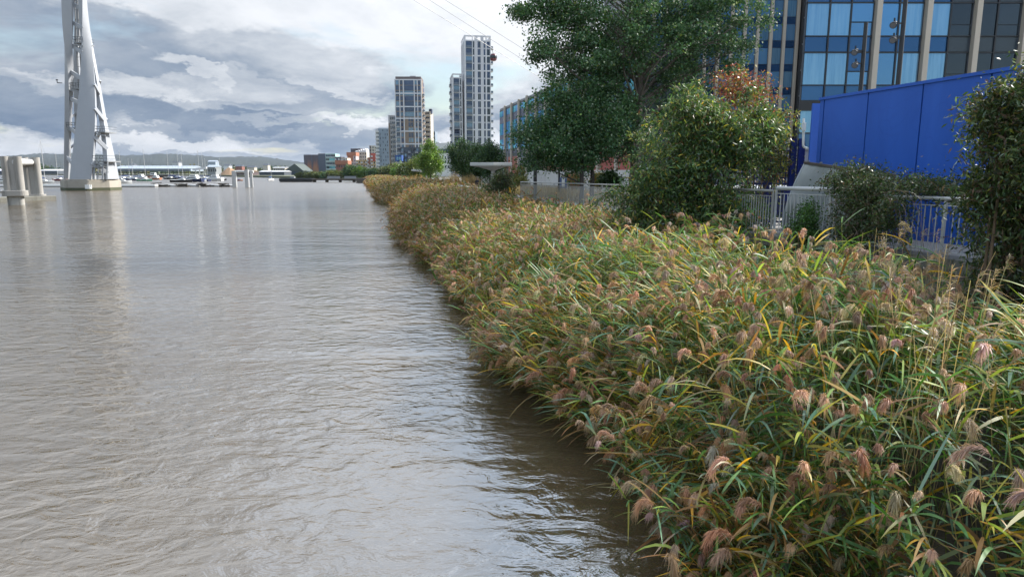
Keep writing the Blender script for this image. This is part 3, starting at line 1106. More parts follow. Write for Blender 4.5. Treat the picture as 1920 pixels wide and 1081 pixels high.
# far pair by the boom
wf = on_water(440, 350.5)
dof = thing('mooring_portal', 'pale portal of mooring columns standing at the end of the floating debris boom', 'dolphin', (wf.x, wf.y, 0))
for (xc, yt, wpx, py_w) in ((440.5, 320, 8.5, 350.5), (464, 318, 7.5, 351), (472.5, 319.5, 5, 350.5)):
    w = on_water(xc, py_w)
    hw = wpx / 2 / F_PX * w.y
    mb = MB()
    mb.prism(stadium(w.x, w.y, hw * 0.55, hw * 0.45, R(20)), -2, at(xc, yt, w.y).z)
    mb.build('column', M_DOLW, dof, smooth=True)
a, b = on_water(440, 350.5), on_water(466, 350.5)
mb = MB()
mb.tube([(a.x, a.y + 0.3, at(440, 322, a.y).z), (b.x + 1.5, b.y + 0.3, at(470, 322, b.y).z)], 0.38, 10)
mb.build('cross_tube', M_DOLW, dof, smooth=True)

# floating boom: white pontoons, then debris collectors
prev = None
for k, (xa, xb, lab) in enumerate([(2, 60, 'long white floating pontoon behind the near mooring columns'), (84, 122, 'white floating pontoon running up to the cable car tower from the mooring columns'), (224, 294, 'long white floating pontoon between the cable car tower and the debris boom')]):
    a, b = on_water(xa, 350.5), on_water(xb, 350.5)
    po = thing('floating_pontoon', lab, 'pontoon', ((a.x + b.x) / 2, a.y, 0), 'floating pontoons of the boom')
    mb = MB()
    mb.bar((a.x, a.y, 0.42), (b.x, b.y, 0.42), 1.8, 0.62)
    mb.build('float_body', M_WHITE2, po, bevel=0.1)
    mb = MB()
    mb.bar((a.x, a.y, 0.02), (b.x, b.y, 0.02), 1.95, 0.2)
    mb.build('waterline_strip', M_BLACK, po)
for k, (xa, xb, lab) in enumerate([(296, 334, 'debris boom float nearest the white pontoon, with driftwood heaped at one end'), (338, 375, 'middle debris boom float with driftwood heaped on it'), (379, 416, 'debris boom float with driftwood, next to the shortest one'), (420, 438, 'shortest debris boom float, against the pale mooring portal')]):
    a, b = on_water(xa, 350), on_water(xb, 350)
    po = thing('debris_boom', lab, 'boom', ((a.x + b.x) / 2, a.y, 0), 'floats of the debris boom')
    mb = MB()
    mb.tube([(a.x, a.y, 0.15), ((a.x + b.x) / 2, a.y, 0.35), (b.x, b.y, 0.15)], [0.35, 0.42, 0.3], 8)
    mb.build('boom_float', M_DOLW, po, smooth=True)
    mb = MB()
    for q in range(16):
        t = random.uniform(-0.05, 0.5)
        cx = a.x + (b.x - a.x) * t
        L = random.uniform(1.0, 3.0)
        an = random.uniform(-0.5, 0.5)
        z = random.uniform(0.1, 1.0) * (0.6 + 0.4 * math.cos(6 * t))
        mb.tube([(cx - L / 2, a.y - 0.7 + random.uniform(-0.6, 0.6), z), (cx + L / 2, a.y - 0.7 + random.uniform(-0.6, 0.6), z + an * 0.7)], random.uniform(0.08, 0.2), 5)
    mb.build('driftwood', M_TIMBER, po)


# ------------------------------------------------------------------ boats
def hull_rings(L, B, H, stern=0.75, sheer=0.35):
    rs = []
    for i in range(9):
        t = i / 8.0
        y = (t - 0.5) * L
        w = B / 2 * (stern + (1 - stern) * math.sin(min(t * 2.2, 1) * PI / 2)) * (1 - max(0, t - 0.45) ** 2 / 0.3025 * 0.98)
        w = max(w, 0.02)
        zt = H * (1 + sheer * (2 * t - 0.8) ** 2 * 0.7)
        rs.append([(y, -w, zt), (y, -w * 0.92, zt * 0.45), (y, -w * 0.55, -0.12), (y, 0, -0.22), (y, w * 0.55, -0.12), (y, w * 0.92, zt * 0.45), (y, w, zt)])
    return rs


def boat(kind, px, py, L, lab, hull, yaw=0.0, mast=None, name=None, cover=None, deckm=None):
    p = on_water(px, py)
    t = thing(name or kind, lab, {'sailing_boat': 'sailing boat', 'motor_cruiser': 'motor boat', 'barge': 'barge', 'dinghy': 'dinghy'}[kind], (p.x, p.y, 0), 'boats moored on the river')
    t.rotation_euler = (0, 0, 0)
    B = {'sailing_boat': 0.3, 'motor_cruiser': 0.34, 'barge': 0.2, 'dinghy': 0.42}[kind] * L
    H = {'sailing_boat': 0.105, 'motor_cruiser': 0.13, 'barge': 0.085, 'dinghy': 0.14}[kind] * L
    c, s = math.cos(yaw), math.sin(yaw)
    X = lambda q: (p.x + q[0] * c - q[1] * s, p.y + q[0] * s + q[1] * c, q[2])
    mb = MB()
    rs = hull_rings(L, B, H, 0.9 if kind != 'sailing_boat' else 0.6)
    mb.rings([[X(q) for q in r] for r in rs], 0, True)
    mb.build('hull', hull, t, smooth=True)
    mb = MB()
    mb.rings([[X((r[0][0], r[0][1] * 0.93, r[0][2] - 0.02)), X((r[0][0], 0, r[0][2] + 0.07)), X((r[-1][0], r[-1][1] * 0.93, r[-1][2] - 0.02))] for r in rs], 0, False, False)
    mb.build('deck', deckm or M_WHITE2, t)

    def house(y0, y1, w, z0, z1, rake0, rake1, mat, nm):
        m2 = MB()
        m2.hexa([X(q) for q in [(y0, -w, z0), (y1, -w, z0), (y1, w, z0), (y0, w, z0), (y0 + rake0, -w * 0.85, z1), (y1 - rake1, -w * 0.85, z1), (y1 - rake1, w * 0.85, z1), (y0 + rake0, w * 0.85, z1)]])
        return m2.build(nm, mat, t, bevel=0.05)

    def strip(y0, y1, w, z0, z1, nm='cabin_window'):
        m2 = MB()
        m2.hexa([X(q) for q in [(y0, -w, z0), (y1, -w, z0), (y1, w, z0), (y0, w, z0), (y0, -w, z1), (y1, -w, z1), (y1, w, z1), (y0, w, z1)]])
        return m2.build(nm, M_DARKWIN, t)
    if kind == 'sailing_boat':
        house(-0.1 * L, 0.2 * L, B * 0.3, H * 0.9, H * 1.65, 0.1, 0.5, M_WHITE2, 'cabin')
        strip(-0.06 * L, 0.12 * L, B * 0.288, H * 1.15, H * 1.42)
        mh = mast or L * 1.25
        m2 = MB()
        m2.tube([X((0.1 * L, 0, H)), X((0.1 * L - 0.1, 0, H + mh))], [0.09, 0.06], 6)
        m2.tube([X((0.1 * L, -B * 0.2, H + mh * 0.55)), X((0.1 * L, B * 0.2, H + mh * 0.55))], 0.035, 5)
        m2.build('mast', M_MAST, t)
        m2 = MB()
        m2.tube([X((0.1 * L, 0, H + 1.2)), X((-0.33 * L, 0, H + 1.15))], [0.16, 0.1], 7)
        m2.build('boom_with_sail', cover or M_BLUEC, t)
        m2 = MB()
        for q in (X((0.5 * L, 0, H * 1.4)), X((-0.5 * L, 0, H)), X((0.1 * L, B * 0.45, H)), X((0.1 * L, -B * 0.45, H))):
            m2.tube([q, X((0.1 * L - 0.1, 0, H + mh * 0.97))], 0.014, 4)
        m2.build('stays', M_STEELD, t)
    elif kind == 'motor_cruiser':
        house(-0.3 * L, 0.22 * L, B * 0.38, H * 0.95, H * 1.75, 0.1, 0.7, M_WHITE2, 'cabin')
        strip(-0.22 * L, 0.12 * L, B * 0.37, H * 1.25, H * 1.55)
        house(-0.25 * L, 0.06 * L, B * 0.33, H * 1.74, H * 2.35, 0.05, 0.5, M_WHITE2, 'wheelhouse')
        strip(-0.2 * L, 0.0, B * 0.315, H * 1.9, H * 2.2, 'wheelhouse_window')
    elif kind == 'barge':
        house(-0.46 * L, -0.28 * L, B * 0.38, H * 0.9, H * 2.2, 0.05, 0.1, M_WHITE2, 'wheelhouse')
        house(-0.2 * L, 0.35 * L, B * 0.36, H * 0.9, H * 1.35, 0.2, 0.2, M_STEELD, 'hatch_cover')
        strip(-0.44 * L, -0.3 * L, B * 0.36, H * 1.5, H * 1.95)
    elif kind == 'dinghy':
        house(-0.1 * L, 0.25 * L, B * 0.3, H * 0.9, H * 1.5, 0.1, 0.4, cover or M_BLUEC, 'canvas_cover')
    return t


boat('motor_cruiser', 8, 345, 8.5, 'white cabin cruiser half hidden beyond the near mooring columns', M_WHITE2, R(175))
boat('sailing_boat', 81, 343.5, 7.5, 'white sailing boat with its mast showing above the near mooring columns', M_WHITE2, R(12), 15)
boat('sailing_boat', 112, 339, 8, 'red and dark hulled sailing boat between the mooring columns and the cable car tower', M_REDH, R(170), 12.5)
boat('motor_cruiser', 229, 344, 6.5, 'white motor boat just past the foot of the cable car tower', M_WHITE2, R(20))
boat('sailing_boat', 231, 337.5, 9.5, 'blue hulled sailing boat with a tall mast beside the cable car tower', surf('mid_blue_hull', (0.03, 0.09, 0.25), 0.4, 0.1, 1.0), R(168), 14.5)
boat('sailing_boat', 241, 334.5, 8.5, 'white sailing boat behind the blue hulled one', M_WHITE2, R(10), 12)
boat('sailing_boat', 253, 338.5, 8.5, 'navy sailing boat with a white deck and short mast between white and green boats', M_NAVY, R(172), 9.5)
boat('motor_cruiser', 262, 334.8, 9, 'white motor cruiser behind the navy sailing boat', M_WHITE2, R(170))
boat('sailing_boat', 271, 339.3, 6.5, 'bright green hulled sailing boat with the tallest mast', M_GREENH, R(15), 14.5)
boat('barge', 280, 333, 14, 'orange brown work barge behind the green sailing boat', M_ORANGE, R(8))
boat('motor_cruiser', 291, 336.8, 7.5, 'brown and white motor boat next to the long dark barge', M_ORANGE, R(165))
boat('barge', 306, 332.6, 20, 'long brown barge lying near the far bank', M_TIMBER, R(4))
boat('sailing_boat', 319.5, 336, 9, 'dark sailing boat standing alone with a bare mast', M_BLACK, R(170), 15)
boat('sailing_boat', 333, 335.5, 9.5, 'white and navy sailing boat behind the dark hulled cruiser', M_NAVY, R(12), 16)
boat('sailing_boat', 340, 341.5, 8.5, 'black sailing boat with a white deck next to the large motor cruiser', M_BLACK, R(10), 11)
boat('motor_cruiser', 360, 341, 10, 'largest motor cruiser, white above a navy hull', M_NAVY, R(174))
boat('sailing_boat', 372, 341, 6.5, 'low white sailing boat at the bow of the largest motor cruiser', M_WHITE2, R(20), 13)
boat('dinghy', 383, 340, 6, 'boat under a bright blue canvas cover', M_NAVY, R(160))
boat('sailing_boat', 379, 335.5, 9, 'white sailing boat behind the blue canvas covered boat', M_WHITE2, R(5), 15)
boat('sailing_boat', 389, 338, 8, 'dark blue sailing boat between the covered boat and a white motor boat', M_NAVY, R(170), 10)
boat('motor_cruiser', 400, 339, 9.5, 'white motor boat with a low cabin near the end of the moorings', M_WHITE2, R(172))
boat('sailing_boat', 412, 338, 6.5, 'small blue trimmed sailing boat next to the pale mooring portal', M_BLACK, R(15), 10.5)
boat('dinghy', 447, 339, 4, 'tiny dinghy seen through the pale mooring portal', M_ORANGE, R(20))
boat('sailing_boat', 508, 338.5, 6, 'lone small white sailing boat in open water near the black barge', M_WHITE2, R(80), 7)

# two lighters and the jetty on the right of the river
p = on_water(557, 341)
lt = thing('lighter', 'long black empty lighter moored off the jetty', 'barge', (p.x, p.y, 0), 'boats moored on the river')
a, b = on_water(527, 341), on_water(589, 341)
mb = MB()
L = (b.x - a.x)
rs = []
for t, wz in ((0, 0.5), (0.05, 0.0), (0.95, 0.0), (1, 0.5)):
    x = a.x + L * t
    rs.append([(x, p.y - 2.4, wz - 0.3 * (wz == 0)), (x, p.y + 2.4, wz - 0.3 * (wz == 0)), (x, p.y + 2.6, 1.45), (x, p.y - 2.6, 1.45)])
mb.rings(rs)
mb.build('hull', M_BLACK, lt)
mb = MB()
mb.box(a.x + L * 0.06, b.x - L * 0.03, p.y - 2.75, p.y - 2.55, 1.2, 1.62)
mb.build('coaming', M_STEELD, lt)
mb = MB()
mb.box(a.x + L * 0.3, a.x + L * 0.42, p.y - 1, p.y + 1, 1.45, 2.2)
mb.build('hatch', M_STEELG, lt)

p = on_water(650, 341.5)
jt = thing('jetty', 'low timber jetty on dark piles in front of the coloured apartment blocks', 'jetty', (p.x, p.y, 0))
a, b = on_water(586, 341.5), on_water(676, 341.5)
mb = MB()
mb.bar((a.x, a.y, 1.1), (b.x, b.y, 1.1), 3.0, 0.6)
mb.build('deck', M_TIMBER, jt)
for k, xx in enumerate((590, 613, 638, 664)):
    q = on_water(xx, 341.5)
    mb = MB()
    mb.box(q.x - 0.5, q.x + 0.5, q.y - 0.6, q.y + 0.8, -2, 0.8)
    mb.build('pile', M_TIMBER, jt)
for xa, xb in ((614, 638), (646, 668)):
    qa, qb = on_water(xa, 341.5), on_water(xb, 341.5)
    mb = MB()
    mb.bar((qa.x, qa.y, 1.95), (qb.x, qb.y, 1.95), 0.12, 1.0)
    mb.build('side_board', M_STEELG, jt)
rw = MB()
qa, qb = on_water(668, 343.2), on_water(716, 343.2)
rw.hexa([(qa.x, qa.y, -1), (qb.x, qb.y, -1), (qb.x, qb.y + 6, -1), (qa.x, qa.y + 6, -1), (qa.x, qa.y + 0.4, 1.75), (qb.x, qb.y + 0.4, 1.75), (qb.x, qb.y + 6, 1.75), (qa.x, qa.y + 6, 1.75)])
o = rw.build('river_wall', M_TIMBER, bevel=0.05)
tag(o, 'dark timber faced river wall between the jetty and the reeds', 'wall')
# ------------------------------------------------------------------ buildings
G_BLUE = glass('blue_glazing', (0.25, 0.50, 0.83), (0.025, 0.10, 0.20), refl=0.3)
G_BLUEC = glass('curtained_glazing', (0.28, 0.54, 0.84), (0.04, 0.14, 0.25), curtain=0.75, refl=0.28)
G_WING = glass('wing_glazing', (0.36, 0.62, 0.95), (0.06, 0.19, 0.36), curtain=0.35, refl=0.34)
G_DARK = glass('dark_room_reflection_glazing', (0.5, 0.6, 0.72), (0.008, 0.012, 0.016), ior=1.5, refl=0.06)  # dark base colour: dark rooms, and a painted dark reflection on the main building
G_TEAL = glass('teal_glazing', (0.25, 0.66, 0.8), (0.02, 0.16, 0.2), curtain=0.5)
G_SPAN = glass('spandrel_glass', (0.15, 0.32, 0.62), (0.012, 0.04, 0.10), ior=1.6)
G_FLAT = glass('flat_window', (0.5, 0.62, 0.9), (0.02, 0.03, 0.055), ior=1.5, refl=0.06)
G_FLATL = glass('flat_window_light', (0.6, 0.78, 1.0), (0.04, 0.085, 0.14), ior=1.5, curtain=0.3, refl=0.1)
M_CREAM = surf('cream_fin', (0.47, 0.41, 0.335), 0.55, 0.05, 0.3, stain=0.15, stain_col=(0.3, 0.26, 0.2), streak=True)
M_FRAMEB = surf('black_window_frame', (0.015, 0.016, 0.02), 0.4, 0.1, 2.0)
M_WHITEB = surf('white_cladding', (0.60, 0.60, 0.62), 0.5, 0.04, 0.05)
M_GREYB = surf('grey_white_cladding', (0.42, 0.425, 0.45), 0.55, 0.05, 0.05)
M_BRONZE = surf('bronze_cladding', (0.21, 0.155, 0.11), 0.5, 0.1, 0.1)
M_BLUEGREY = surf('blue_grey_cladding', (0.20, 0.245, 0.30), 0.55, 0.05, 0.06)
M_BRICK = surf('red_brick', (0.22, 0.085, 0.06), 0.8, 0.15, 0.6)
M_BRICKD = surf('dark_brick', (0.085, 0.06, 0.062), 0.8, 0.15, 0.6)
M_ORANGEB = surf('orange_cladding', (0.32, 0.13, 0.075), 0.7, 0.12, 0.3)
M_YELLOWB = surf('ochre_cladding', (0.47, 0.34, 0.17), 0.7, 0.1, 0.3)
M_MAUVE = surf('pale_mauve_cladding', (0.40, 0.33, 0.34), 0.7, 0.08, 0.3)
M_STONE = surf('buff_stone', (0.44, 0.40, 0.34), 0.75, 0.08, 0.3)
M_SLAB = surf('balcony_slab', (0.55, 0.55, 0.55), 0.6, 0.06, 0.2)
M_RAILG = surf('balcony_glass', (0.10, 0.13, 0.17), 0.15, 0.15, 0.5)
M_SLATE = surf('slate_roof', (0.055, 0.065, 0.08), 0.7, 0.2, 0.3)
M_CORR = surf('corrugated_grey', (0.27, 0.31, 0.36), 0.5, 0.1, 0.1)
M_TEALB = surf('pale_green_slab', (0.33, 0.50, 0.46), 0.5, 0.08, 0.2)


class Blk:
    def __init__(s, name, label, cat, p0, p1, ptop, Y, depth, yaw=0.0, base=1.4, group=None):
        s.sc = Y / F_PX
        s.px0 = p0
        a = at(p0, 323, Y)
        s.o = Vector((a.x, Y, 0))
        s.U = Vector((math.cos(yaw), math.sin(yaw), 0))
        s.Wd = Vector((-math.sin(yaw), math.cos(yaw), 0))
        s.w = (p1 - p0) * s.sc
        s.d = depth
        s.z0 = base
        s.z1 = at((p0 + p1) / 2, ptop, Y).z
        s.Y = Y
        c = s.P(s.w / 2, s.d / 2, base)
        s.t = thing(name, label, cat, c, group)
        s.n = 0
        s.extra = MB()
        s.extra_m = []

    def P(s, u, w, z):
        q = s.o + s.U * u + s.Wd * w
        return (q.x, q.y, z)

    def u(s, px):
        return (px - s.px0) * s.sc

    def z(s, py):
        return at(s.px0, py, s.Y).z

    def hx(s, mb, u0, u1, w0, w1, z0, z1, m=0):
        mb.hexa([s.P(u0, w0, z0), s.P(u1, w0, z0), s.P(u1, w1, z0), s.P(u0, w1, z0), s.P(u0, w0, z1), s.P(u1, w0, z1), s.P(u1, w1, z1), s.P(u0, w1, z1)], m)

    def part(s, name, mat, boxes, parent=None):
        mb = MB()
        for b in boxes:
            s.hx(mb, *b)
        return mb.build(name, mat, parent or s.t)

    def body(s, mat, name='wall'):
        return s.part(name, mat, [(0, s.w, 0, s.d, s.z0, s.z1)])

    def windows(s, cells, mats, name='window', proud=0.08, side=None):
        """cells: (u0,u1,z0,z1) on the front (or on the right / left flank); the first 100 are parts of their own"""
        rest = MB()
        for k, c in enumerate(cells):
            mt = mats[(k * 7 + int(c[0] * 3 + c[2] * 5)) % len(mats)] if isinstance(mats, list) else mats
            if side == 'right':
                b = (s.w - 0.15, s.w + proud, c[0], c[1], c[2], c[3])
            elif side == 'left':
                b = (-proud, 0.15, c[0], c[1], c[2], c[3])
            else:
                b = (c[0], c[1], -proud, 0.15, c[2], c[3])
            if s.n < 96:
                s.part(name, mt, [b])
                s.n += 1
            else:
                s.hx(rest, *b)
        if rest.v:
            o = rest.build(name, mats[0] if isinstance(mats, list) else mats, s.t)
            o['kind'] = 'stuff'

    def balconies(s, cells, out=1.4, slab=M_SLAB, rail=M_RAILG, side=None, lim=40):
        rest = MB()
        for k, (u0, u1, z) in enumerate(cells):
            mb = MB()
            tgt = mb if k < lim else rest
            if side == 'right':
                s.hx(tgt, s.w + 0.05, s.w + out, u0, u1, z, z + 0.3, 0)
                s.hx(tgt, s.w + out - 0.12, s.w + out - 0.02, u0, u1, z + 0.3, z + 1.35, 1)
                s.hx(tgt, s.w + 0.05, s.w + out - 0.12, u0, u0 + 0.08, z + 0.3, z + 1.35, 1)
            elif side == 'left':
                s.hx(tgt, -out, -0.05, u0, u1, z, z + 0.3, 0)
                s.hx(tgt, -out + 0.02, -out + 0.12, u0, u1, z + 0.3, z + 1.35, 1)
                s.hx(tgt, -out + 0.12, -0.05, u0, u0 + 0.08, z + 0.3, z + 1.35, 1)
            else:
                s.hx(tgt, u0, u1, -out, -0.1, z, z + 0.3, 0)
                s.hx(tgt, u0, u1, -out + 0.02, -out + 0.12, z + 0.3, z + 1.35, 1)
            if k < lim:
                mb.build('balcony', [slab, rail], s.t)
        if rest.v:
            o = rest.build('balcony', [slab, rail], s.t)
            o['kind'] = 'stuff'


def floors(z0, z1, n, lo=0.25, hi=0.85):
    h = (z1 - z0) / n
    return [(z0 + h * (k + lo), z0 + h * (k + hi)) for k in range(n)]


# ---- tallest white tower
b = Blk('apartment_tower', 'tallest tower, slim and white with an open frame round its roof', 'tower block', 873, 921, 76, 350, 17, R(9.4))
b.body(M_GREYB)
zt = b.z(66)
u = b.u
z0b = b.z0
nf = 20
FL = 3.55
zs = [b.z1 - FL * (k + 1) for k in range(int((b.z1 - b.z0) / FL))]
b.part('pier', M_WHITEB, [(u(873), u(875.5), -0.35, 0.2, z0b, zt)])
for a_, c_ in ((887, 888.3), (891.5, 897), (902.5, 907.8), (911.5, 913.6), (919.5, 921)):
    b.part('pier', M_WHITEB if c_ - a_ < 3 else surf('pale_pier', (0.52, 0.52, 0.545), 0.5, 0.04, 0.1), [(u(a_), u(c_), -0.3, 0.2, z0b, zt if c_ - a_ < 6 else b.z1 + 0.2)])
for k in range(0, len(zs), 2):
    b.part('floor_band', M_WHITEB, [(u(875.5), u(921), -0.22, 0.15, zs[k] - 0.25 + FL, zs[k] + 0.35 + FL)])
cells = []
for z in zs:
    cells.append((u(876), u(886.8), z + 0.1, z + FL - 0.1))
b.windows(cells, [G_FLAT, G_FLATL, G_FLAT], 'balcony_glazing', 0.05)
cells = []
for z in zs:
    for a_, c_ in ((888.5, 890.8), (897.2, 899.6), (900.0, 902.3), (908.2, 910.8), (914, 919.2)):
        cells.append((u(a_), u(c_), z + 0.35, z + FL - 0.35))
b.windows(cells, [G_FLAT, G_DARK, G_FLAT], 'window', 0.06)
b.balconies([(u(876.2), u(886.6), z) for z in zs], 0.5, M_STEELG, M_RAILG)
b.balconies([(1.0, 4.5, z) for z in zs], 1.3, M_SLAB, M_RAILG, 'right')
fr = MB()
for (u0, u1, w0, w1) in ((0, b.w, -0.3, 0.4), (0, b.w, b.d - 0.4, b.d), (0, 0.5, 0, b.d), (b.w - 0.5, b.w, 0, b.d)):
    b.hx(fr, u0, u1, w0 + 0.01, w1, zt - 0.7, zt)
for k in range(6):
    b.hx(fr, -0.02, 0.5, k * b.d / 5.5, k * b.d / 5.5 + 0.5, b.z1, zt - 0.7)
    b.hx(fr, b.w - 0.5, b.w + 0.02, k * b.d / 5.5, k * b.d / 5.5 + 0.5, b.z1, zt - 0.7)
fr.build('roof_frame', M_WHITEB, b.t)
b.part('side_pier', M_WHITEB, [(-0.12, 0.1, 3.0, 4.0, z0b, b.z1), (-0.12, 0.1, 9.0, 10.0, z0b, b.z1)])

# ---- its lower neighbour
b = Blk('apartment_tower', 'lower white tower joined to the left of the tallest one', 'tower block', 850.5, 868.5, 146, 352, 17, R(9.4))
b.body(M_GREYB)
zt = b.z(138)
u = b.u
zs2 = [b.z1 - FL * (k + 1) for k in range(int((b.z1 - b.z0) / FL))]
for a_, c_ in ((850.5, 852.3), (863, 864.2), (866.5, 868.5)):
    b.part('pier', M_WHITEB, [(u(a_), u(c_), -0.3, 0.2, z0b, zt)])
for k in range(0, len(zs2), 2):
    b.part('floor_band', M_WHITEB, [(u(852.3), u(868.5), -0.22, 0.15, zs2[k] - 0.25 + FL, zs2[k] + 0.35 + FL)])
b.windows([(u(853), u(862.8), z + 0.1, z + FL - 0.1) for z in zs2], [G_FLAT, G_FLATL], 'balcony_glazing', 0.05)
b.windows([(u(864.4), u(866.3), z + 0.35, z + FL - 0.35) for z in zs2], [G_DARK], 'window', 0.06)
b.balconies([(u(853), u(862.6), z) for z in zs2], 0.5, M_STEELG, M_RAILG)
b.balconies([(6, 10, z) for z in zs2], 1.0, M_SLAB, M_RAILG, 'left')
fr = MB()
for (u0, u1, w0, w1) in ((0, b.w, -0.3, 0.4), (0, b.w, b.d - 0.4, b.d), (0, 0.5, 0, b.d), (b.w - 0.5, b.w, 0, b.d)):
    b.hx(fr, u0, u1, w0 + 0.01, w1, zt - 0.6, zt)
for k in range(5):
    b.hx(fr, -0.02, 0.5, k * b.d / 4.5, k * b.d / 4.5 + 0.5, b.z1, zt - 0.6)
fr.build('roof_frame', M_WHITEB, b.t)

# ---- the bronze and white tower
b = Blk('apartment_tower', 'bronze and white framed tower with a dark band round its flat roof', 'tower block', 744, 793, 150, 450, 18, R(2))
b.body(M_BRONZE)
u = b.u
b.part('roof_band', surf('roof_louvre', (0.13, 0.10, 0.095), 0.6, 0.1, 0.3), [(u(746), u(792), 0.3, b.d - 0.3, b.z1, b.z(143.5))])
b.part('roof_plant', M_GREYB, [(u(771), u(782), 4, 12, b.z(143.5), b.z(140.5)), (u(757), u(768), 4, 7, b.z(143.5), b.z(142.3))])
FL4 = 3.25
zs3 = [b.z1 - FL4 * (k + 1) for k in range(int((b.z1 - b.z0) / FL4))]
for a_, c_ in ((744, 745.6), (752.4, 753.8), (759.2, 761.0), (778.8, 780.4), (784.6, 786), (791.4, 793)):
    b.part('pier', M_WHITEB, [(u(a_), u(c_), -0.35, 0.2, z0b, b.z1 + 0.3)])
for py in (149.5, 175, 200, 222, 246, 270, 293):
    b.part('floor_band', M_WHITEB, [(u(745.6), u(793), -0.28, 0.15, b.z(py) - 0.35, b.z(py) + 0.35)])
cells = []
for k, z in enumerate(zs3):
    cells += [(u(746.2), u(751.8), z + 0.3, z + FL4 - 0.2), (u(754.4), u(758.4), z + 0.4, z + FL4 - 0.4), (u(780.8), u(784.3), z + 0.4, z + FL4 - 0.4), (u(786.6), u(791), z + 0.4, z + FL4 - 0.4)]
    if k < 7:
        cells += [(u(761.6), u(778.4), z + 0.1, z + FL4 - 0.15)]
    else:
        cells += [(u(767.8), u(771.4), z + 0.3, z + FL4 - 0.3), (u(772.4), u(776.2), z + 0.3, z + FL4 - 0.3)]
b.windows(cells, [G_FLAT, G_FLAT, G_FLATL], 'window', 0.07)
b.balconies([(2, 7, z) for z in zs3[2:]], 1.4, M_SLAB, M_RAILG, 'right')
b.balconies([(u(745.4), u(751.6), z) for z in zs3[7:]], 1.2, M_SLAB, M_RAILG)
b.windows([(8, 14, z + 0.3, z + FL4 - 0.4) for z in zs3], [G_FLAT], 'window', 0.06, 'right')
b = Blk('apartment_block', 'buff stepped block with stacked balconies behind the bronze tower', 'apartments', 790, 809, 209, 475, 16)
b.body(M_STONE)
u = b.u
zz3 = [b.z1 - 3.1 * (k + 1) for k in range(int((b.z1 - b.z0) / 3.1))]
b.windows([(u(795), u(807), z + 0.3, z + 2.4) for z in zz3], [G_DARK, G_FLAT], 'window', 0.06)
b.balconies([(u(796), u(808.6), z) for z in zz3], 1.5, M_SLAB, M_STONE)
b.part('roof_cabin', M_NAVY, [(u(806), u(811), 1, 6, b.z(213), b.z(204))])
b = Blk('apartment_block', 'grey block low to the right of the buff stepped one', 'apartments', 808, 817, 246, 520, 16)
b.body(M_BLUEGREY)
b.windows([(b.u(809.5 + 2.6 * j), b.u(811.3 + 2.6 * j), z, z + 1.7) for z in np.arange(b.z1 - 2.6, 6, -3.1) for j in range(3)], [G_DARK], 'window', 0.06)

# slabs left of the bronze tower
b = Blk('apartment_tower', 'narrow pale tower with a brown edge just left of the bronze one', 'tower block', 731, 745.5, 216, 480, 16)
b.body(M_GREYB)
u = b.u
b.part('brown_edge', M_BRONZE, [(u(731), u(733.5), -0.2, 0.2, b.z0, b.z(231))])
b.windows([(u(a_), u(a_ + 1.9), z, z + 2.0) for z in np.arange(b.z1 - 3, 10, -3.2) for a_ in (734.6, 737.6, 740.6, 743.2)], [G_FLAT, G_DARK], 'window', 0.06)
b.balconies([(u(738), u(745), z) for z in np.arange(b.z1 - 6.4, 8, -3.2)], 1.3)
b = Blk('apartment_tower', 'plain blue grey tower with white balconies on its left corner', 'tower block', 711, 730.5, 241, 600, 18)
b.body(M_BLUEGREY)
u = b.u
zz4 = list(np.arange(b.z1 - 3.2, 6, -3.15))
b.windows([(u(a_), u(a_ + 1.2), z + 0.4 + ((i * 3 + int(a_)) % 2) * 0.5, z + 2.4) for i, z in enumerate(zz4) for a_ in (714.5, 719.4, 723.6, 727.4) if (i + int(a_)) % 3 != 0], [G_DARK, G_FLAT], 'window', 0.06)
b.balconies([(-2.2, u(713.2), z) for z in zz4], 2.0, M_SLAB, M_SLAB)
b.part('corner_strip', M_GREYB, [(-2.0, 0.1, 0.2, 4, b.z0, b.z1)])

# lower white and dark blocks right of the bronze tower
b = Blk('apartment_block', 'white flat roofed block with dark middle floors beside the white towers', 'apartments', 815, 846, 268, 400, 18)
b.body(M_WHITEB)
u = b.u
b.part('dark_floor', M_SLATE, [(u(822), u(846.5), -0.12, 0.3, b.z(287), b.z(279)), (u(815.2), u(822), -0.12, 0.3, b.z(296), b.z(284))])
b.windows([(u(a_), u(a_ + 2.6), b.z(zp), b.z(zp - 5)) for zp in (298, 306, 315) for a_ in (824, 829, 834, 839)], [G_DARK, G_FLAT], 'window', 0.06)
b.windows([(u(a_), u(a_ + 1.6), b.z(286), b.z(280.5)) for a_ in (825, 830, 834, 839)], [G_FLATL], 'window', 0.2)
b.part('roof_box', M_GREYB, [(u(838), u(842.6), 2, 8, b.z(270), b.z(265.5)), (u(817), u(824), 3, 9, b.z(268.5), b.z(266))])
b = Blk('apartment_block', 'dark balcony block at the foot of the bronze tower', 'apartments', 752, 790, 276, 425, 14)
b.body(M_SLATE)
u = b.u
b.windows([(u(a_), u(a_ + 3.4), z, z + 1.9) for z in np.arange(b.z1 - 2.7, 4, -3.1) for a_ in (754, 759.5, 765, 770.5, 776, 781.5)], [G_FLAT, G_DARK, G_FLATL], 'window', 0.06)
b.balconies([(u(a_), u(a_ + 5), z) for i, z in enumerate(np.arange(b.z1 - 3.3, 4, -3.1)) for a_ in (753, 766, 779)], 1.3, M_SLAB, M_RAILG)
b = Blk('corner_block', 'bright blue projecting box on thin white legs below the bronze tower', 'building', 742, 753.5, 291, 415, 8, base=0.0)
b.z0 = b.z(302)
b.body(M_BLUEC, 'blue_box')
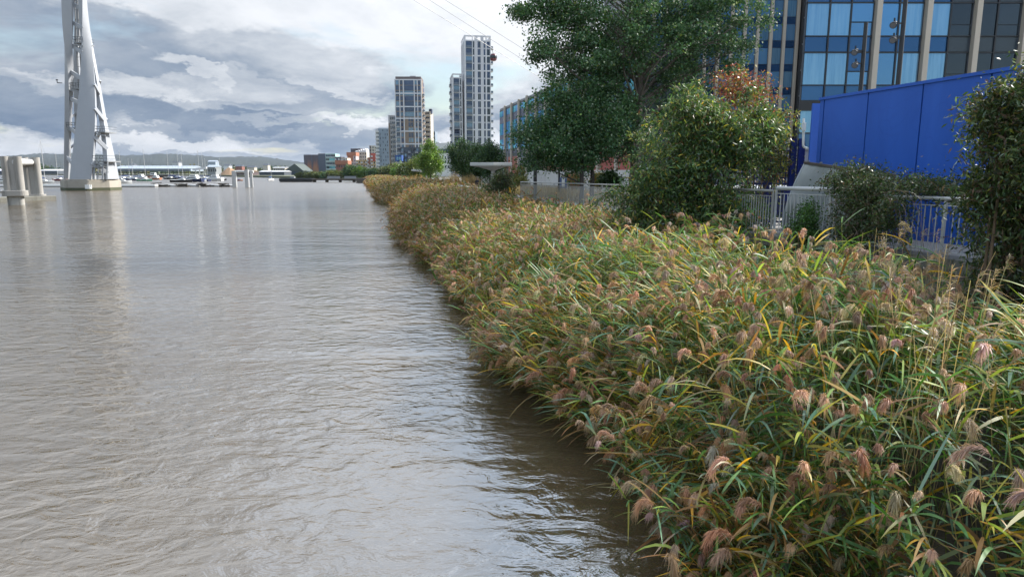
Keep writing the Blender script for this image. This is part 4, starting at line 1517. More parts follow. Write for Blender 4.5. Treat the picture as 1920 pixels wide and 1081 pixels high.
b.windows([(b.u(744), b.u(747.5), b.z(300), b.z(294)), (b.u(748.5), b.u(752.5), b.z(300), b.z(294))], [G_BLUE], 'window', 0.06)
for q in (744, 748, 752):
    b.part('column', M_WHITEB, [(b.u(q), b.u(q + 0.9), 0.5, 1.0, 1.4, b.z(302))])

# ---- brick and glass block by the water
b = Blk('office_block', 'wide dark block with copper fading panels and a glass end, alone by the water', 'building', 571, 598, 290, 700, 22, base=1.2)
m, nt, out = new_mat('copper_fade_panels')
tc = nt.nodes.new('ShaderNodeTexCoord')
sp = nt.nodes.new('ShaderNodeSeparateXYZ')
nt.links.new(tc.outputs['Object'], sp.inputs[0])
stripe = noise(nt, coords(nt, (0.7, 0.7, 0.02)), 1.0, 2, 0.5)
hh = math_n(nt, 'ADD', math_n(nt, 'DIVIDE', sp.outputs[2], 18.0), math_n(nt, 'MULTIPLY', math_n(nt, 'SUBTRACT', stripe, 0.5), 0.9))
cc = ramp(nt, hh, [(0.3, (0.36, 0.165, 0.075)), (0.5, (0.25, 0.115, 0.08)), (0.75, (0.10, 0.08, 0.09))])
pb = N(nt, 'ShaderNodeBsdfPrincipled', i_Roughness=0.6)
nt.links.new(mixc(nt, ramp(nt, noise(nt, coords(nt, (2.4, 2.4, 1.2)), 1.0, 1), [(0.45, 0.0), (0.55, 0.35)]), cc, (0.06, 0.06, 0.075)), pb.inputs['Base Color'])
nt.links.new(pb.outputs[0], out.inputs['Surface'])
b.body(m)
u = b.u
b.part('corner_wall', surf('dark_blue_panel', (0.075, 0.09, 0.12), 0.5, 0.1, 0.1), [(u(571), u(572.5), -0.2, 0.2, b.z0, b.z1), (u(585), u(586), -0.2, 0.2, b.z0, b.z1), (u(598), u(611), -0.5, 20, b.z0, b.z(288))])
b.part('glass_end', M_TEALB, [(u(611), u(629), 0, 18, b.z0, b.z(288))])
b.windows([(u(612 + 2.9 * j), u(614.6 + 2.9 * j), z, z + 2.1) for z in np.arange(b.z(288) - 3.0, 3, -3.9) for j in range(6)], [G_TEAL, G_DARK, G_FLAT], 'window', 0.1)
b.part('floor_band', M_WHITEB, [(u(611), u(629.4), -0.5, 0, z - 0.9, z - 0.35) for z in np.arange(b.z(288) - 3.0, 3, -3.9)])

# ---- the coloured cluster, one block after another
CL = [
    ('apartment_block', 'dark brick block with white balconies right of the copper fading one', 629, 641, 294, 690, M_BRICKD, 4, 'w'),
    ('apartment_block', 'buff and brown block with white balconies in the coloured cluster', 640, 652, 296, 680, M_STONE, 3, 'w'),
    ('apartment_block', 'low orange roofed red brick block near the jetty', 630, 652, 308, 640, M_BRICK, 5, None),
    ('apartment_block', 'pale mauve block with an orange top behind the low orange roofed one', 652, 668, 292, 700, M_MAUVE, 4, None),
    ('apartment_tower', 'dark brown tower standing behind the pale blocks of the cluster', 659, 677, 278.5, 800, M_BRICKD, 4, None),
    ('apartment_block', 'pale stepped block with arched roofs in front of the dark brown tower', 667, 688, 285, 720, M_STONE, 5, None),
    ('apartment_block', 'ochre and white block with stacked balconies over the waterside trees', 668, 690, 300, 650, M_YELLOWB, 5, 'w'),
    ('apartment_block', 'pale buff block with dark balconies between the ochre one and the orange topped one', 689, 700, 296, 645, M_STONE, 3, 'w'),
    ('apartment_block', 'cream high block with two dark corner strips left of the plain blue grey tower', 694, 712, 273, 760, M_STONE, 4, None),
    ('apartment_block', 'ochre block with a red orange top next to the plain blue grey tower', 696, 709, 288, 640, M_YELLOWB, 3, 'w'),
]
for i, (nm, lab, p0, p1, pt, Y, mt, nc, bal) in enumerate(CL):
    b = Blk(nm, lab, 'apartments', p0, p1, pt, Y, 14)
    b.body(mt)
    u = b.u
    zz5 = list(np.arange(b.z1 - 3.1, 5, -3.2))
    cw = (p1 - p0) / nc
    b.windows([(u(p0 + cw * (j + 0.28)), u(p0 + cw * (j + 0.75)), z + 0.4, z + 2.2) for z in zz5 for j in range(nc)], [G_DARK, G_FLAT], 'window', 0.08)
    if bal:
        b.balconies([(u(p0 + cw * (j + 0.1)), u(p0 + cw * (j + 0.95)), z) for z in zz5 for j in range(0, nc, 2)], 1.4, M_SLAB, M_SLAB, None, 30)
    if 'orange roofed' in lab:
        b.part('roof', M_ORANGEB, [(u(p0) - 0.4, u(p1) + 0.4, -0.6, 14.4, b.z1, b.z1 + 3.5)])
    if 'orange top' in lab:
        b.part('top_storey', M_ORANGEB, [(u(p0 + 1), u(p1 - 5), -0.1, 9, b.z1 - 6, b.z1 + 0.4)])
    if 'red orange top' in lab:
        b.part('top_storey', surf('red_orange_cladding', (0.42, 0.09, 0.06), 0.7, 0.1, 0.3), [(u(p0), u(p1), -0.12, 9, b.z1 - 7, b.z1 + 0.4)])
    if 'arched' in lab:
        mb = MB()
        for j in range(5):
            uc = u(p0 + 2 + j * 4.2)
            rr = [[b.P(uc + 1.0 * math.cos(a) * 1.05, w_, b.z1 + (1.5 + 0.5 * j) * math.sin(a)) for a in np.linspace(0, PI, 7)] for w_ in (-0.2, 13.8)]
            mb.rings(rr, 0, True, False)
        mb.build('arched_roof', M_WHITEB, b.t)
    if 'dark corner strips' in lab:
        b.part('dark_strip', M_BRICKD, [(u(p0 + 0.4), u(p0 + 1.4), -0.15, 0.2, b.z0, b.z1), (u(p0 + 2.2), u(p0 + 3.0), -0.15, 0.2, b.z0, b.z1)])

# ---- sheds and works on the far bank
def shed(lab, p0, p1, pe, pr, Y, depth, wall, roof, nm='warehouse', pb=None):
    b = Blk(nm, lab, 'warehouse', p0, p1, pe, Y, depth, base=0.8 if pb is None else at(p0, pb, Y).z)
    b.body(wall)
    zr = b.z(pr)
    mb = MB()
    e = 0.6
    mb.hexa([b.P(-e, -e, b.z1), b.P(b.w + e, -e, b.z1), b.P(b.w + e, b.d + e, b.z1), b.P(-e, b.d + e, b.z1), b.P(-e, b.d * 0.45, zr), b.P(b.w + e, b.d * 0.45, zr), b.P(b.w + e, b.d * 0.55, zr), b.P(-e, b.d * 0.55, zr)])
    mb.build('roof', roof, b.t)
    return b


b = shed('very long grey shed on stilts across the river behind the moored boats', 214, 356, 316, 310.5, 930, 40, M_CORR, M_CORR, pb=321)
for k in range(20):
    b.part('stilt', M_TIMBER, [(b.w * (k + 0.2) / 20, b.w * (k + 0.2) / 20 + 0.8, 0.5, 1.3, -1, b.z0)])
b.part('dark_opening', M_SLATE, [(b.w * 0.02, b.w * 0.98, -0.15, 0.3, b.z0 + 0.4, b.z0 + 2.0)])
shed('low white roofed shed at the far left edge of the far bank', -30, 14, 320, 316.5, 1050, 30, M_SLATE, M_WHITEB)
shed('white and grey shed seen between the two near mooring columns', 36, 62, 320, 318, 1060, 30, M_SLATE, M_WHITEB)
shed('long low pale roofed shed right of the near mooring columns', 74, 108, 320, 317, 1040, 30, M_SLATE, M_GREYB)
b = shed('grey concrete silo works with a rounded top behind the sailing boats', 389, 404, 313, 309, 760, 16, surf('dusty_grey', (0.22, 0.23, 0.235), 0.8, 0.12, 0.3), M_CORR, 'silo_works')
b.windows([(b.u(391 + 4 * j), b.u(393.5 + 4 * j), b.z(322), b.z(316)) for j in range(4)], [G_DARK], 'opening', 0.08)
b = Blk('conveyor', 'white sloping conveyor gantry left of the silo works', 'conveyor', 362, 388, 316, 780, 4)
mb = MB()
mb.bar(b.P(b.u(362), 0, b.z(318)), b.P(b.u(388), 0, b.z(314.5)), 2.0, 2.2)
mb.build('gantry', M_WHITEB, b.t)
for q in (366, 374, 382, 387):
    b.part('trestle', M_STEELG, [(b.u(q), b.u(q) + 0.6, -0.3, 0.3, 0.8, b.z(317))])
shed('grey house like block above the silo works', 391, 405, 303, 300.5, 1500, 18, M_CORR, M_CORR, 'block', pb=312)
shed('row of brown roofed sheds right of the sand heap', 438, 470, 322, 319, 640, 20, M_BRICKD, M_BRONZE)
shed('low wide shed with a pale roof near the lone sailing boat', 486, 532, 322, 319.5, 610, 20, M_SLATE, M_GREYB)
b = shed('pair of cream blocks behind the low pale roofed shed', 512, 534, 314.5, 313, 700, 14, M_STONE, M_GREYB, 'block')
b.windows([(b.u(514 + 4 * j), b.u(516 + 4 * j), b.z(320), b.z(316.5)) for j in range(5)], [G_DARK], 'window', 0.08)
# dark gabled shed, gable towards us
b = Blk('warehouse', 'dark blue gabled shed left of the copper fading block', 'warehouse', 534, 568, 320, 640, 30, base=0.8)
b.body(surf('dark_blue_shed', (0.035, 0.05, 0.075), 0.6, 0.15, 0.2))
mb = MB()
uc = b.u(553)
za, zr = b.z1, b.z(307)
r0 = [b.P(-0.8, -0.6, za - 0.3), b.P(uc, -0.6, zr), b.P(b.w + 0.8, -0.6, za - 0.3)]
r1 = [b.P(-0.8, b.d, za - 0.3), b.P(uc, b.d, zr), b.P(b.w + 0.8, b.d, za - 0.3)]
mb.rings([r0, r1], 0, True, True)
mb.build('roof', surf('green_grey_roof', (0.05, 0.065, 0.055), 0.7, 0.1, 0.2), b.t)
# sand heap
mb = MB()
p = at(426, 330, 700)
rs = []
for zz_, rr in ((1.0, 9.0), (3.5, 6.6), (6.0, 3.9), (8.0, 1.5), (8.6, 0.3)):
    rs.append([(p.x + rr * math.cos(a) * 1.25 * (1 + 0.1 * math.sin(3 * a)), 706 + rr * math.sin(a), zz_ + 0.3 * math.sin(5 * a)) for a in np.linspace(0, 2 * PI, 20)[:-1]])
mb.rings(rs)
o = mb.build('sand_heap', surf('sand_and_gravel', (0.30, 0.19, 0.11), 0.9, 0.15, 0.6), smooth=True)
tag(o, 'brown conical heap of sand on the far bank beside the silo works', 'heap')

# ------------------------------------------------------------------ glass office parallel to the promenade (behind the big tree)
ov = Vector((-2.5, 142.0, 0))
yw = math.atan2(-0.977, 0.212)
b = Blk('glass_office', 'blue glass office with pale vertical fins over a red base, behind the big tree', 'office building', 937, 938, 209, 142, 22, yw, base=1.8)
b.o = ov
b.Wd = Vector((0.977, 0.212, 0))
b.w = 73.0
b.z1 = at(940, 208, 142).z
b.d = 6.0
LZ = lambda py: at(940, py, 142).z
b.body(surf('office_core', (0.05, 0.06, 0.075), 0.5, 0.1, 0.5))
b.part('parapet', M_STEELG, [(0, b.w, 0.05, 0.4, b.z1, b.z1 + 0.35)])
nb = 12
bw = b.w / nb
M_REDP = surf('red_panel', (0.36, 0.085, 0.065), 0.5, 0.12, 0.4)
for k in range(nb):
    u0, u1 = k * bw + 0.25, (k + 1) * bw - 0.45
    for (pa, pb_) in ((221, 211), (254.7, 234), (282, 263)):
        for h in range(2):
            ua = u0 + (u1 - u0) * h / 2 + 0.05
            ub = u0 + (u1 - u0) * (h + 1) / 2 - 0.05
            b.part('window', (G_TEAL if (k + h) % 2 == 0 else G_BLUE), [(ua, ub, -0.06, 0.1, LZ(pa), LZ(pb_))])
    b.part('spandrel', surf('navy_spandrel', (0.022, 0.035, 0.085), 0.3, 0.1, 0.5), [(u0, u1, -0.04, 0.1, LZ(234) + 0.03, LZ(221) - 0.03), (u0, u1, -0.04, 0.1, LZ(263) + 0.03, LZ(254.7) - 0.03), (u0, u1, -0.04, 0.1, LZ(290), LZ(282) - 0.03)])
    if k in (0, 3, 4, 5, 8):
        b.part('ground_floor_window', G_DARK if k else G_FLATL, [(u0, u1, -0.06, 0.1, 2.2, LZ(296))])
    else:
        b.part('red_panel', M_REDP, [(u0, u1, -0.06, 0.1, 2.2, LZ(296))])
    mb = MB()
    uc = (k + 1) * bw - 0.1
    b.hx(mb, uc - 0.3, uc + 0.3, -0.36, 0.05, 1.8, b.z1 + 0.5)
    mb.build('fin', M_CREAM, b.t, bevel=0.12)
# pale printed pennant on the ground floor
mb = MB()
q = [b.P(3 * bw + 0.3, -0.12, LZ(309)), b.P(4 * bw - 0.5, -0.12, LZ(312)), b.P(4 * bw - 0.5, -0.12, LZ(297)), b.P(3 * bw + 0.3, -0.12, LZ(299))]
q2 = [(x + 0.03 * b.Wd.x, y + 0.03 * b.Wd.y, z) for x, y, z in q]
mb.hexa(q + q2)
mb.build('printed_banner', surf('lilac_print', (0.50, 0.45, 0.56), 0.6, 0.15, 0.6), b.t)

# ------------------------------------------------------------------ tall wing with narrow bays
YWG = 95.0
b = Blk('glass_wing', 'tall blue glass wing with narrow cream fins behind the red leaved tree', 'office building', 1180, 1489, -60, YWG, 30, 0, base=2.0)
b.z1 = 40.0
b.body(surf('office_core', (0.05, 0.06, 0.075)))
ZW = lambda py: at(1430, py, YWG).z
X_ = lambda px: at(px, 120, YWG).x - b.o.x
fins = [1490 - 24.3 * k for k in range(13)]
pitch = ZW(0) - ZW(45)
levels = [ZW(207.6) + pitch * k for k in range(-3, 8)]
for i, fx in enumerate(fins):
    mb = MB()
    b.hx(mb, X_(fx) - 0.2, X_(fx) + 0.2, -0.35, 0.1, 2.0, 40.2)
    mb.build('fin', M_CREAM, b.t, bevel=0.05)
cnt = 0
for i in range(len(fins) - 1):
    u0, u1 = X_(fins[i + 1]) + 0.28, X_(fins[i]) - 0.28
    for j, zl in enumerate(levels):
        if zl > 34 or zl < 3:
            continue
        if i > 6 and j > 7:
            continue
        b.part('window', [G_WING, G_BLUEC, G_WING][(i * 2 + j) % 3], [(u0, u1, -0.05, 0.1, zl + 0.03, zl + pitch * 0.68)])
        b.part('spandrel', G_SPAN, [(u0, u1, -0.03, 0.1, zl - pitch * 0.30, zl - 0.03)])
# dark recessed bay with balconies
b2 = Blk('recessed_bay', 'dark recessed bay with stacked balconies between the two glass buildings', 'office building', 1486, 1514, -60, 94, 0.9, 0, base=2.0)
b2.z1 = 42
b2.body(surf('near_black_cladding', (0.02, 0.021, 0.024), 0.45, 0.2, 0.5))
for k in range(9):
    z = 4 + k * 3.3
    b2.part('dark_window', G_DARK, [(0.2, b2.w - 0.1, -0.05, 0.1, z + 1.2, z + 3.0)])
    b2.part('balcony_rail', M_STEELG, [(0.1, b2.w, -0.5, -0.42, z + 1.0, z + 1.06), (0.1, b2.w, -0.55, 0, z, z + 0.2)])

# ------------------------------------------------------------------ main glass building
YM = 50.0
b = Blk('glass_building', 'large glass building with wide bays and cream columns behind the blue hoarding', 'office building', 1512, 2080, -80, YM, 26, 0, base=2.3)
ZM = lambda py: at(1700, py, YM).z
X_ = lambda px: at(px, 60, YM).x - b.o.x
b.z1 = 34.0
u_left = X_(1507)
mb = MB()
mb.prism([b.P(u_left, 0, 0)[:2], b.P(b.w + 6, 0, 0)[:2], b.P(b.w + 6, 30, 0)[:2], (0.44 * 76, 76), (0.4085 * 52.6, 52.6)], 2.3, 34.0)
mb.build('wall', surf('office_core', (0.05, 0.06, 0.075)), b.t)
cols = [1641, 1734.5, 1826.5, 1917, 2007]
for q in cols:
    mb = MB()
    b.hx(mb, X_(q) - 0.19, X_(q) + 0.19, -0.42, 0.1, 2.3, 34.1)
    mb.build('column', M_CREAM, b.t, bevel=0.03)
edges = [u_left] + [X_(q) for q in cols]
splits = [[0, 0.345, 0.665, 1], [0, 0.43, 1], [0, 0.47, 1], [0, 0.42, 1], [0, 0.5, 1]]
pitchm = ZM(4.6) - ZM(97.7)
lv = [ZM(160) + pitchm * k for k in range(-1, 5)]
gl = {0: [G_BLUEC, G_BLUEC, G_BLUE], 1: [G_BLUE, G_BLUEC], 2: [G_BLUEC, G_DARK], 3: [G_DARK, G_DARK], 4: [G_DARK, G_BLUE]}  # dark panes in the right bays imitate the reflection of another building
for i in range(5):
    e0, e1 = edges[i] + (0.26 if i else 0.1), edges[i + 1] - 0.26
    for j, zl in enumerate(lv):
        zt_ = zl + pitchm * 0.665
        sp_ = splits[i]
        for k in range(len(sp_) - 1):
            a_ = e0 + (e1 - e0) * sp_[k] + 0.05
            c_ = e0 + (e1 - e0) * sp_[k + 1] - 0.05
            mt = gl[i][k]
            if i == 0 and k == 2:
                zm = zl + (zt_ - zl) * 0.42
                pp = b.part('window', G_BLUE, [(a_, c_, -0.05, 0.1, zl + 0.04, zm - 0.04)])
                pp = b.part('opening_window', G_SPAN if j % 2 else G_BLUE, [(a_, c_, -0.09, 0.1, zm + 0.04, zt_ - 0.04)])
            elif i >= 2 and k == 1:
                zm = zl + (zt_ - zl) * 0.34
                b.part('window', mt, [(a_, c_, -0.05, 0.1, zl + 0.04, zm - 0.03)])
                b.part('window', mt, [(a_, c_, -0.05, 0.1, zm + 0.03, zt_ - 0.04)])
            else:
                b.part('window', mt, [(a_, c_, -0.05, 0.1, zl + 0.04, zt_ - 0.04)])
        for k in range(2):
            a_ = e0 + (e1 - e0) * (0, 0.345 if i == 0 else sp_[1])[k] + 0.04
            c_ = e0 + (e1 - e0) * (0.345 if i == 0 else sp_[1], 1)[k] - 0.04
            b.part('spandrel', G_SPAN if i < 2 or (i == 2 and k == 0) else surf('dark_spandrel', (0.03, 0.045, 0.06), 0.2, 0.1, 0.5), [(a_, c_, -0.03, 0.1, zl - pitchm * 0.31, zl - 0.05)])
    fr = MB()
    for j, zl in enumerate(lv):
        b.hx(fr, e0, e1, -0.12, 0.0, zl - 0.04, zl + 0.035)
        b.hx(fr, e0, e1, -0.12, 0.0, zl + pitchm * 0.665 - 0.035, zl + pitchm * 0.665 + 0.05)
    for q in splits[i][1:-1]:
        uu = e0 + (e1 - e0) * q
        b.hx(fr, uu - 0.05, uu + 0.05, -0.13, 0.0, 2.4, 34)
    fr.build('window_frame', M_FRAMEB, b.t)
b.part('dark_band', M_FRAMEB, [(u_left, X_(1640), -0.16, 0.02, ZM(208), ZM(189))])
# ------------------------------------------------------------------ river wall below the railing
mb = MB()
for i in range(len(RAIL) - 1):
    (x0, y0), (x1, y1) = RAIL[i], RAIL[i + 1]
    z0, z1 = float(prom_z(y0)), float(prom_z(y1))
    mb.hexa([(x0 - 0.0, y0, -1), (x0 + 0.32, y0, -1), (x1 + 0.32, y1, -1), (x1, y1, -1), (x0, y0, z0 - 0.18), (x0 + 0.32, y0, z0 - 0.18), (x1 + 0.32, y1, z1 - 0.18), (x1, y1, z1 - 0.18)])
    mb.hexa([(x0 - 0.1, y0, z0 - 0.18), (x0 + 0.45, y0, z0 - 0.18), (x1 + 0.45, y1, z1 - 0.18), (x1 - 0.1, y1, z1 - 0.18), (x0 - 0.1, y0, z0 + 0.07), (x0 + 0.45, y0, z0 + 0.07), (x1 + 0.45, y1, z1 + 0.07), (x1 - 0.1, y1, z1 + 0.07)])
o = mb.build('quay_wall', M_CONC_D)
tag(o, 'weathered stained concrete quay wall with a coping behind the reeds', 'wall')

# ------------------------------------------------------------------ railings
M_RAIL = surf('galvanised_white_rail', (0.42, 0.425, 0.425), 0.4, 0.08, 1.5, stain=0.35, stain_col=(0.3, 0.28, 0.24), streak=True)
M_RAILD = surf('dull_galvanised_rail', (0.34, 0.34, 0.325), 0.5, 0.12, 1.5, stain=0.5, stain_col=(0.19, 0.16, 0.12), streak=True)


def rail_pt(y, dz=0.0, off=0.14):
    return Vector((float(rail_x(y)) + off, y, float(prom_z(y)) + 0.07 + dz))


def railing(y0, y1, h, bay, gap, lab, mat, rb=0.011, hand=0.036, hand_dx=0.0, rlow=0.13):
    a = rail_pt(y0)
    t = thing('railing', lab, 'railing', (a.x, a.y, a.z), 'railings along the quay wall')
    n = max(1, round((y1 - y0) / bay))
    ye = [y0 + (y1 - y0) * k / n for k in range(n + 1)]
    mb = MB()
    mb.tube([rail_pt(y, h) + Vector((hand_dx, 0, 0)) for y in ye], hand, 8)
    mb.build('handrail', mat, t, smooth=True)
    for y in ye:
        mb = MB()
        p = rail_pt(y)
        mb.bar(p, p + Vector((0, 0, h - rlow * 0.3)), 0.012 + rb * 2, 0.07, up=(0, 1, 0))
        mb.tube([p + Vector((0, 0, h - rlow)), p + Vector((hand_dx, 0, h))], 0.016, 6)
        mb.box(p.x - 0.06, p.x + 0.06, p.y - 0.05, p.y + 0.05, p.z, p.z + 0.015)
        mb.build('post', mat, t)
    for k in range(n):
        mb = MB()
        A, B = ye[k] + 0.05, ye[k + 1] - 0.05
        mb.bar(rail_pt(A, h - rlow), rail_pt(B, h - rlow), 0.035, 0.018)
        mb.bar(rail_pt(A, 0.09), rail_pt(B, 0.09), 0.035, 0.018)
        m = max(2, int((rail_pt(B) - rail_pt(A)).length / gap))
        for q in range(1, m):
            y = A + (B - A) * q / m
            mb.tube([rail_pt(y, 0.1), rail_pt(y, h - rlow)], rb, 5)
        mb.build('baluster_panel', mat, t)
    return t


railing(17.45, 45.5, 1.10, 2.3, 0.12, 'long dull grey railing stretching from the big bush to the far shrub', M_RAILD, 0.012, 0.032)
railing(15.45, 17.3, 1.17, 1.85, 0.125, 'short white railing section with a thick raised handrail beside the big bush', M_RAIL, 0.012, 0.048, 0.02)
railing(7.2, 15.3, 1.06, 2.6, 0.125, 'white railing overgrown with brambles in front of the blue hoarding', M_RAIL, 0.0115, 0.032)
# low pale parapet by the canopy and people
a, b_ = at(852, 348.5, 66), at(912, 356, 60)
mb = MB()
mb.hexa([(a.x, a.y, 0.2), (b_.x, b_.y, 0.2), (b_.x + 0.3, b_.y + 0.3, 0.2), (a.x + 0.3, a.y + 0.3, 0.2), (a.x, a.y, a.z), (b_.x, b_.y, b_.z), (b_.x + 0.3, b_.y + 0.3, b_.z), (a.x + 0.3, a.y + 0.3, a.z)])
mb.bar((a.x, a.y + 0.1, a.z + 0.06), (b_.x, b_.y + 0.1, b_.z + 0.06), 0.5, 0.11)
c_ = at(935, 344, 52)
mb.hexa([(b_.x, b_.y, 0.2), (c_.x, c_.y, 0.2), (c_.x + 0.3, c_.y + 0.3, 0.2), (b_.x + 0.3, b_.y + 0.3, 0.2), (b_.x, b_.y, b_.z - 0.01), (c_.x, c_.y, c_.z), (c_.x + 0.3, c_.y + 0.3, c_.z), (b_.x + 0.3, b_.y + 0.3, b_.z - 0.01)])
o = mb.build('parapet_wall', M_CONC_P)
tag(o, 'low pale parapet wall between the brown reeds and the shrub by the canopy', 'wall')

# ------------------------------------------------------------------ blue hoarding
m, nt, out = new_mat('blue_hoarding_paint')
n1 = noise(nt, coords(nt, (1, 1, 0.35)), 0.8, 5, 0.62, 0.6)
n2 = noise(nt, coords(nt, (1, 1, 0.2), loc=(4, 1, 2)), 3.0, 4, 0.6)
wv = N(nt, 'ShaderNodeTexNoise', i_Scale=0.35, i_Detail=2.0, i_Distortion=1.6)
nt.links.new(coords(nt, loc=(2, 5, 3)), wv.inputs['Vector'])
c = ramp(nt, n1, [(0.3, (0.015, 0.082, 0.385)), (0.7, (0.025, 0.110, 0.48))])
scuff = ramp(nt, wv.outputs['Fac'], [(0.495, 0.0), (0.505, 0.14), (0.515, 0.0)])
c = mixc(nt, scuff, c, (0.01, 0.045, 0.30))
c = mixc(nt, math_n(nt, 'MULTIPLY', ramp(nt, n2, [(0.6, 0.0), (0.75, 1.0)]), 0.25), c, (0.05, 0.11, 0.45))
pb = N(nt, 'ShaderNodeBsdfPrincipled', i_Roughness=0.5)
pb.inputs['Specular IOR Level'].default_value = 0.3
nt.links.new(c, pb.inputs['Base Color'])
nt.links.new(pb.outputs[0], out.inputs['Surface'])
M_BLUE = m
M_SEAM = surf('dark_blue_seam', (0.006, 0.015, 0.07), 0.6, 0.1, 2.0)
h0 = at(1518, 187, 21.0)
HT = h0.z
DIR = Vector((0.21, -0.978, 0)).normalized()
NRM = Vector((-0.978, -0.21, 0)).normalized()
hz0 = 2.28
hd = thing('hoarding', 'tall bright blue site hoarding of flat panels behind the white railing', 'hoarding', (h0.x, h0.y, hz0))
pos = [0.0]
d0 = Vector((h0.x, h0.y, 0))


def hit(px):
    """distance along the hoarding of the point seen at column px"""
    k = (px - 960.0) / F_PX * 1.003
    # (h0.x + s*dx) = k * (h0.y + s*dy)
    return (k * h0.y - h0.x) / (DIR.x - k * DIR.y)


seams = [hit(1518), hit(1526), hit(1605), hit(1703), hit(1824)]
st = seams[4] - seams[3]
for k in range(4):
    seams.append(seams[-1] + st)
for k in range(len(seams) - 1):
    a = d0 + DIR * (seams[k] + 0.02)
    b_ = d0 + DIR * (seams[k + 1] - 0.02)
    q = -NRM * 0.05
    mb = MB()
    mb.hexa([(a.x, a.y, hz0), (b_.x, b_.y, hz0), (b_.x + q.x, b_.y + q.y, hz0), (a.x + q.x, a.y + q.y, hz0), (a.x, a.y, HT - 0.07), (b_.x, b_.y, HT - 0.07), (b_.x + q.x, b_.y + q.y, HT - 0.07), (a.x + q.x, a.y + q.y, HT - 0.07)])
    mb.build('panel', M_BLUE, hd)
a = d0 + DIR * (seams[0] - 0.02) - NRM * 0.075
b_ = d0 + DIR * seams[-1] - NRM * 0.075
mb = MB()
mb.bar((a.x, a.y, (hz0 + HT) / 2), (b_.x, b_.y, (hz0 + HT) / 2), 0.03, HT - hz0 - 0.1)
mb.build('backing_frame', M_SEAM, hd)
mb = MB()
mb.bar((a.x + 0.05 * NRM.x, a.y + 0.05 * NRM.y, HT - 0.03), (b_.x + 0.05 * NRM.x, b_.y + 0.05 * NRM.y, HT - 0.03), 0.11, 0.075)
mb.build('top_capping', M_BLUE, hd)
# the return of the hoarding, away from the river
mb = MB()
e = d0 - NRM * 0.12
f_ = e - NRM * 9
mb.hexa([(e.x, e.y, hz0), (f_.x, f_.y, hz0), (f_.x, f_.y + 0.06, hz0), (e.x, e.y + 0.06, hz0), (e.x, e.y, HT - 0.1), (f_.x, f_.y, HT - 0.1), (f_.x, f_.y + 0.06, HT - 0.1), (e.x, e.y + 0.06, HT - 0.1)])
mb.build('return_panel', M_BLUE, hd)

# white bent pipe on the corner
p0, p1, p2, p3 = at(1507, 222, 20.9), at(1506, 268, 20.9), at(1508, 276, 20.9), at(1513, 277.5, 20.9)
pp = thing('bent_pipe', 'thin white bent pipe with a small box fixed at the corner of the blue hoarding', 'pipe', tuple(p1))
mb = MB()
mb.tube([p0, p1, p1 * 0.4 + p2 * 0.6 + Vector((-0.02, 0, 0)), p2, p3], 0.035, 8)
mb.build('tube', M_WHITE2, pp, smooth=True)
q = at(1506, 238, 20.9)
mb = MB()
mb.box(q.x - 0.06, q.x + 0.05, q.y - 0.09, q.y - 0.03, q.z - 0.12, q.z + 0.12)
mb.build('junction_box', M_WHITE2, pp, bevel=0.01)

# galvanised curved sheet leaning in front of the hoarding
M_GALV = surf('dull_galvanised_sheet', (0.36, 0.385, 0.40), 0.38, 0.12, 0.9, metallic=0.55, stain=0.5, stain_col=(0.18, 0.19, 0.13), streak=True)
cs = thing('curved_steel_hood', 'curved dull galvanised steel hood standing against the foot of the blue hoarding', 'steel hood', (h0.x - 0.2, 18.6, 2.4))
mb = MB()
p_tl = at(1516, 306, 19.4)
rs = []
for t in np.linspace(0, 1, 10):
    # profile: leaning out as it goes down, rounded
    s_ = -0.30 * math.sin(t * PI * 0.62)
    row = []
    for w_ in np.linspace(0, 1, 9):
        base = Vector((p_tl.x, p_tl.y, 0)) + DIR * (w_ * 3.4) + NRM * (0.12 + 0.55 * math.sin(t * PI * 0.58))
        z = p_tl.z - 0.34 * w_ * (1 - t) - t * (p_tl.z - 2.28)
        row.append((base.x, base.y, z))
    rs.append(row)
inner = [[(x - NRM.x * 0.03, y - NRM.y * 0.03, z) for x, y, z in r] for r in rs]
mb.rings(rs, 0, False, False)
mb.rings(inner[::-1], 0, False, False)
mb.rings([[r[0] for r in rs], [r[0] for r in inner]], 0, False, False)
mb.rings([rs[0], inner[0]], 0, False, False)
mb.build('hood_sheet', M_GALV, cs, smooth=True)
mb = MB()
e0, e1 = Vector(rs[0][0]), Vector(rs[0][-1])
mb.bar(e0 + Vector((0, 0, 0.02)), e1 + Vector((0, 0, 0.02)), 0.07, 0.06)
mb.build('top_flange', surf('rusty_flange', (0.12, 0.10, 0.085), 0.7, 0.3, 3.0), cs)
for t in (0.06, 0.22, 0.38, 0.54):
    mb = MB()
    c = e0.lerp(e1, t) + Vector((0, 0, 0.06)) + NRM * 0.03
    mb.tube([c, c + Vector((0, 0, 0.04))], 0.035, 6)
    mb.build('bolt', M_STEELG, cs)
mb = MB()
mb.tube([Vector(r[0]) for r in rs], 0.022, 6)
mb.build('rolled_edge', M_GALV, cs)

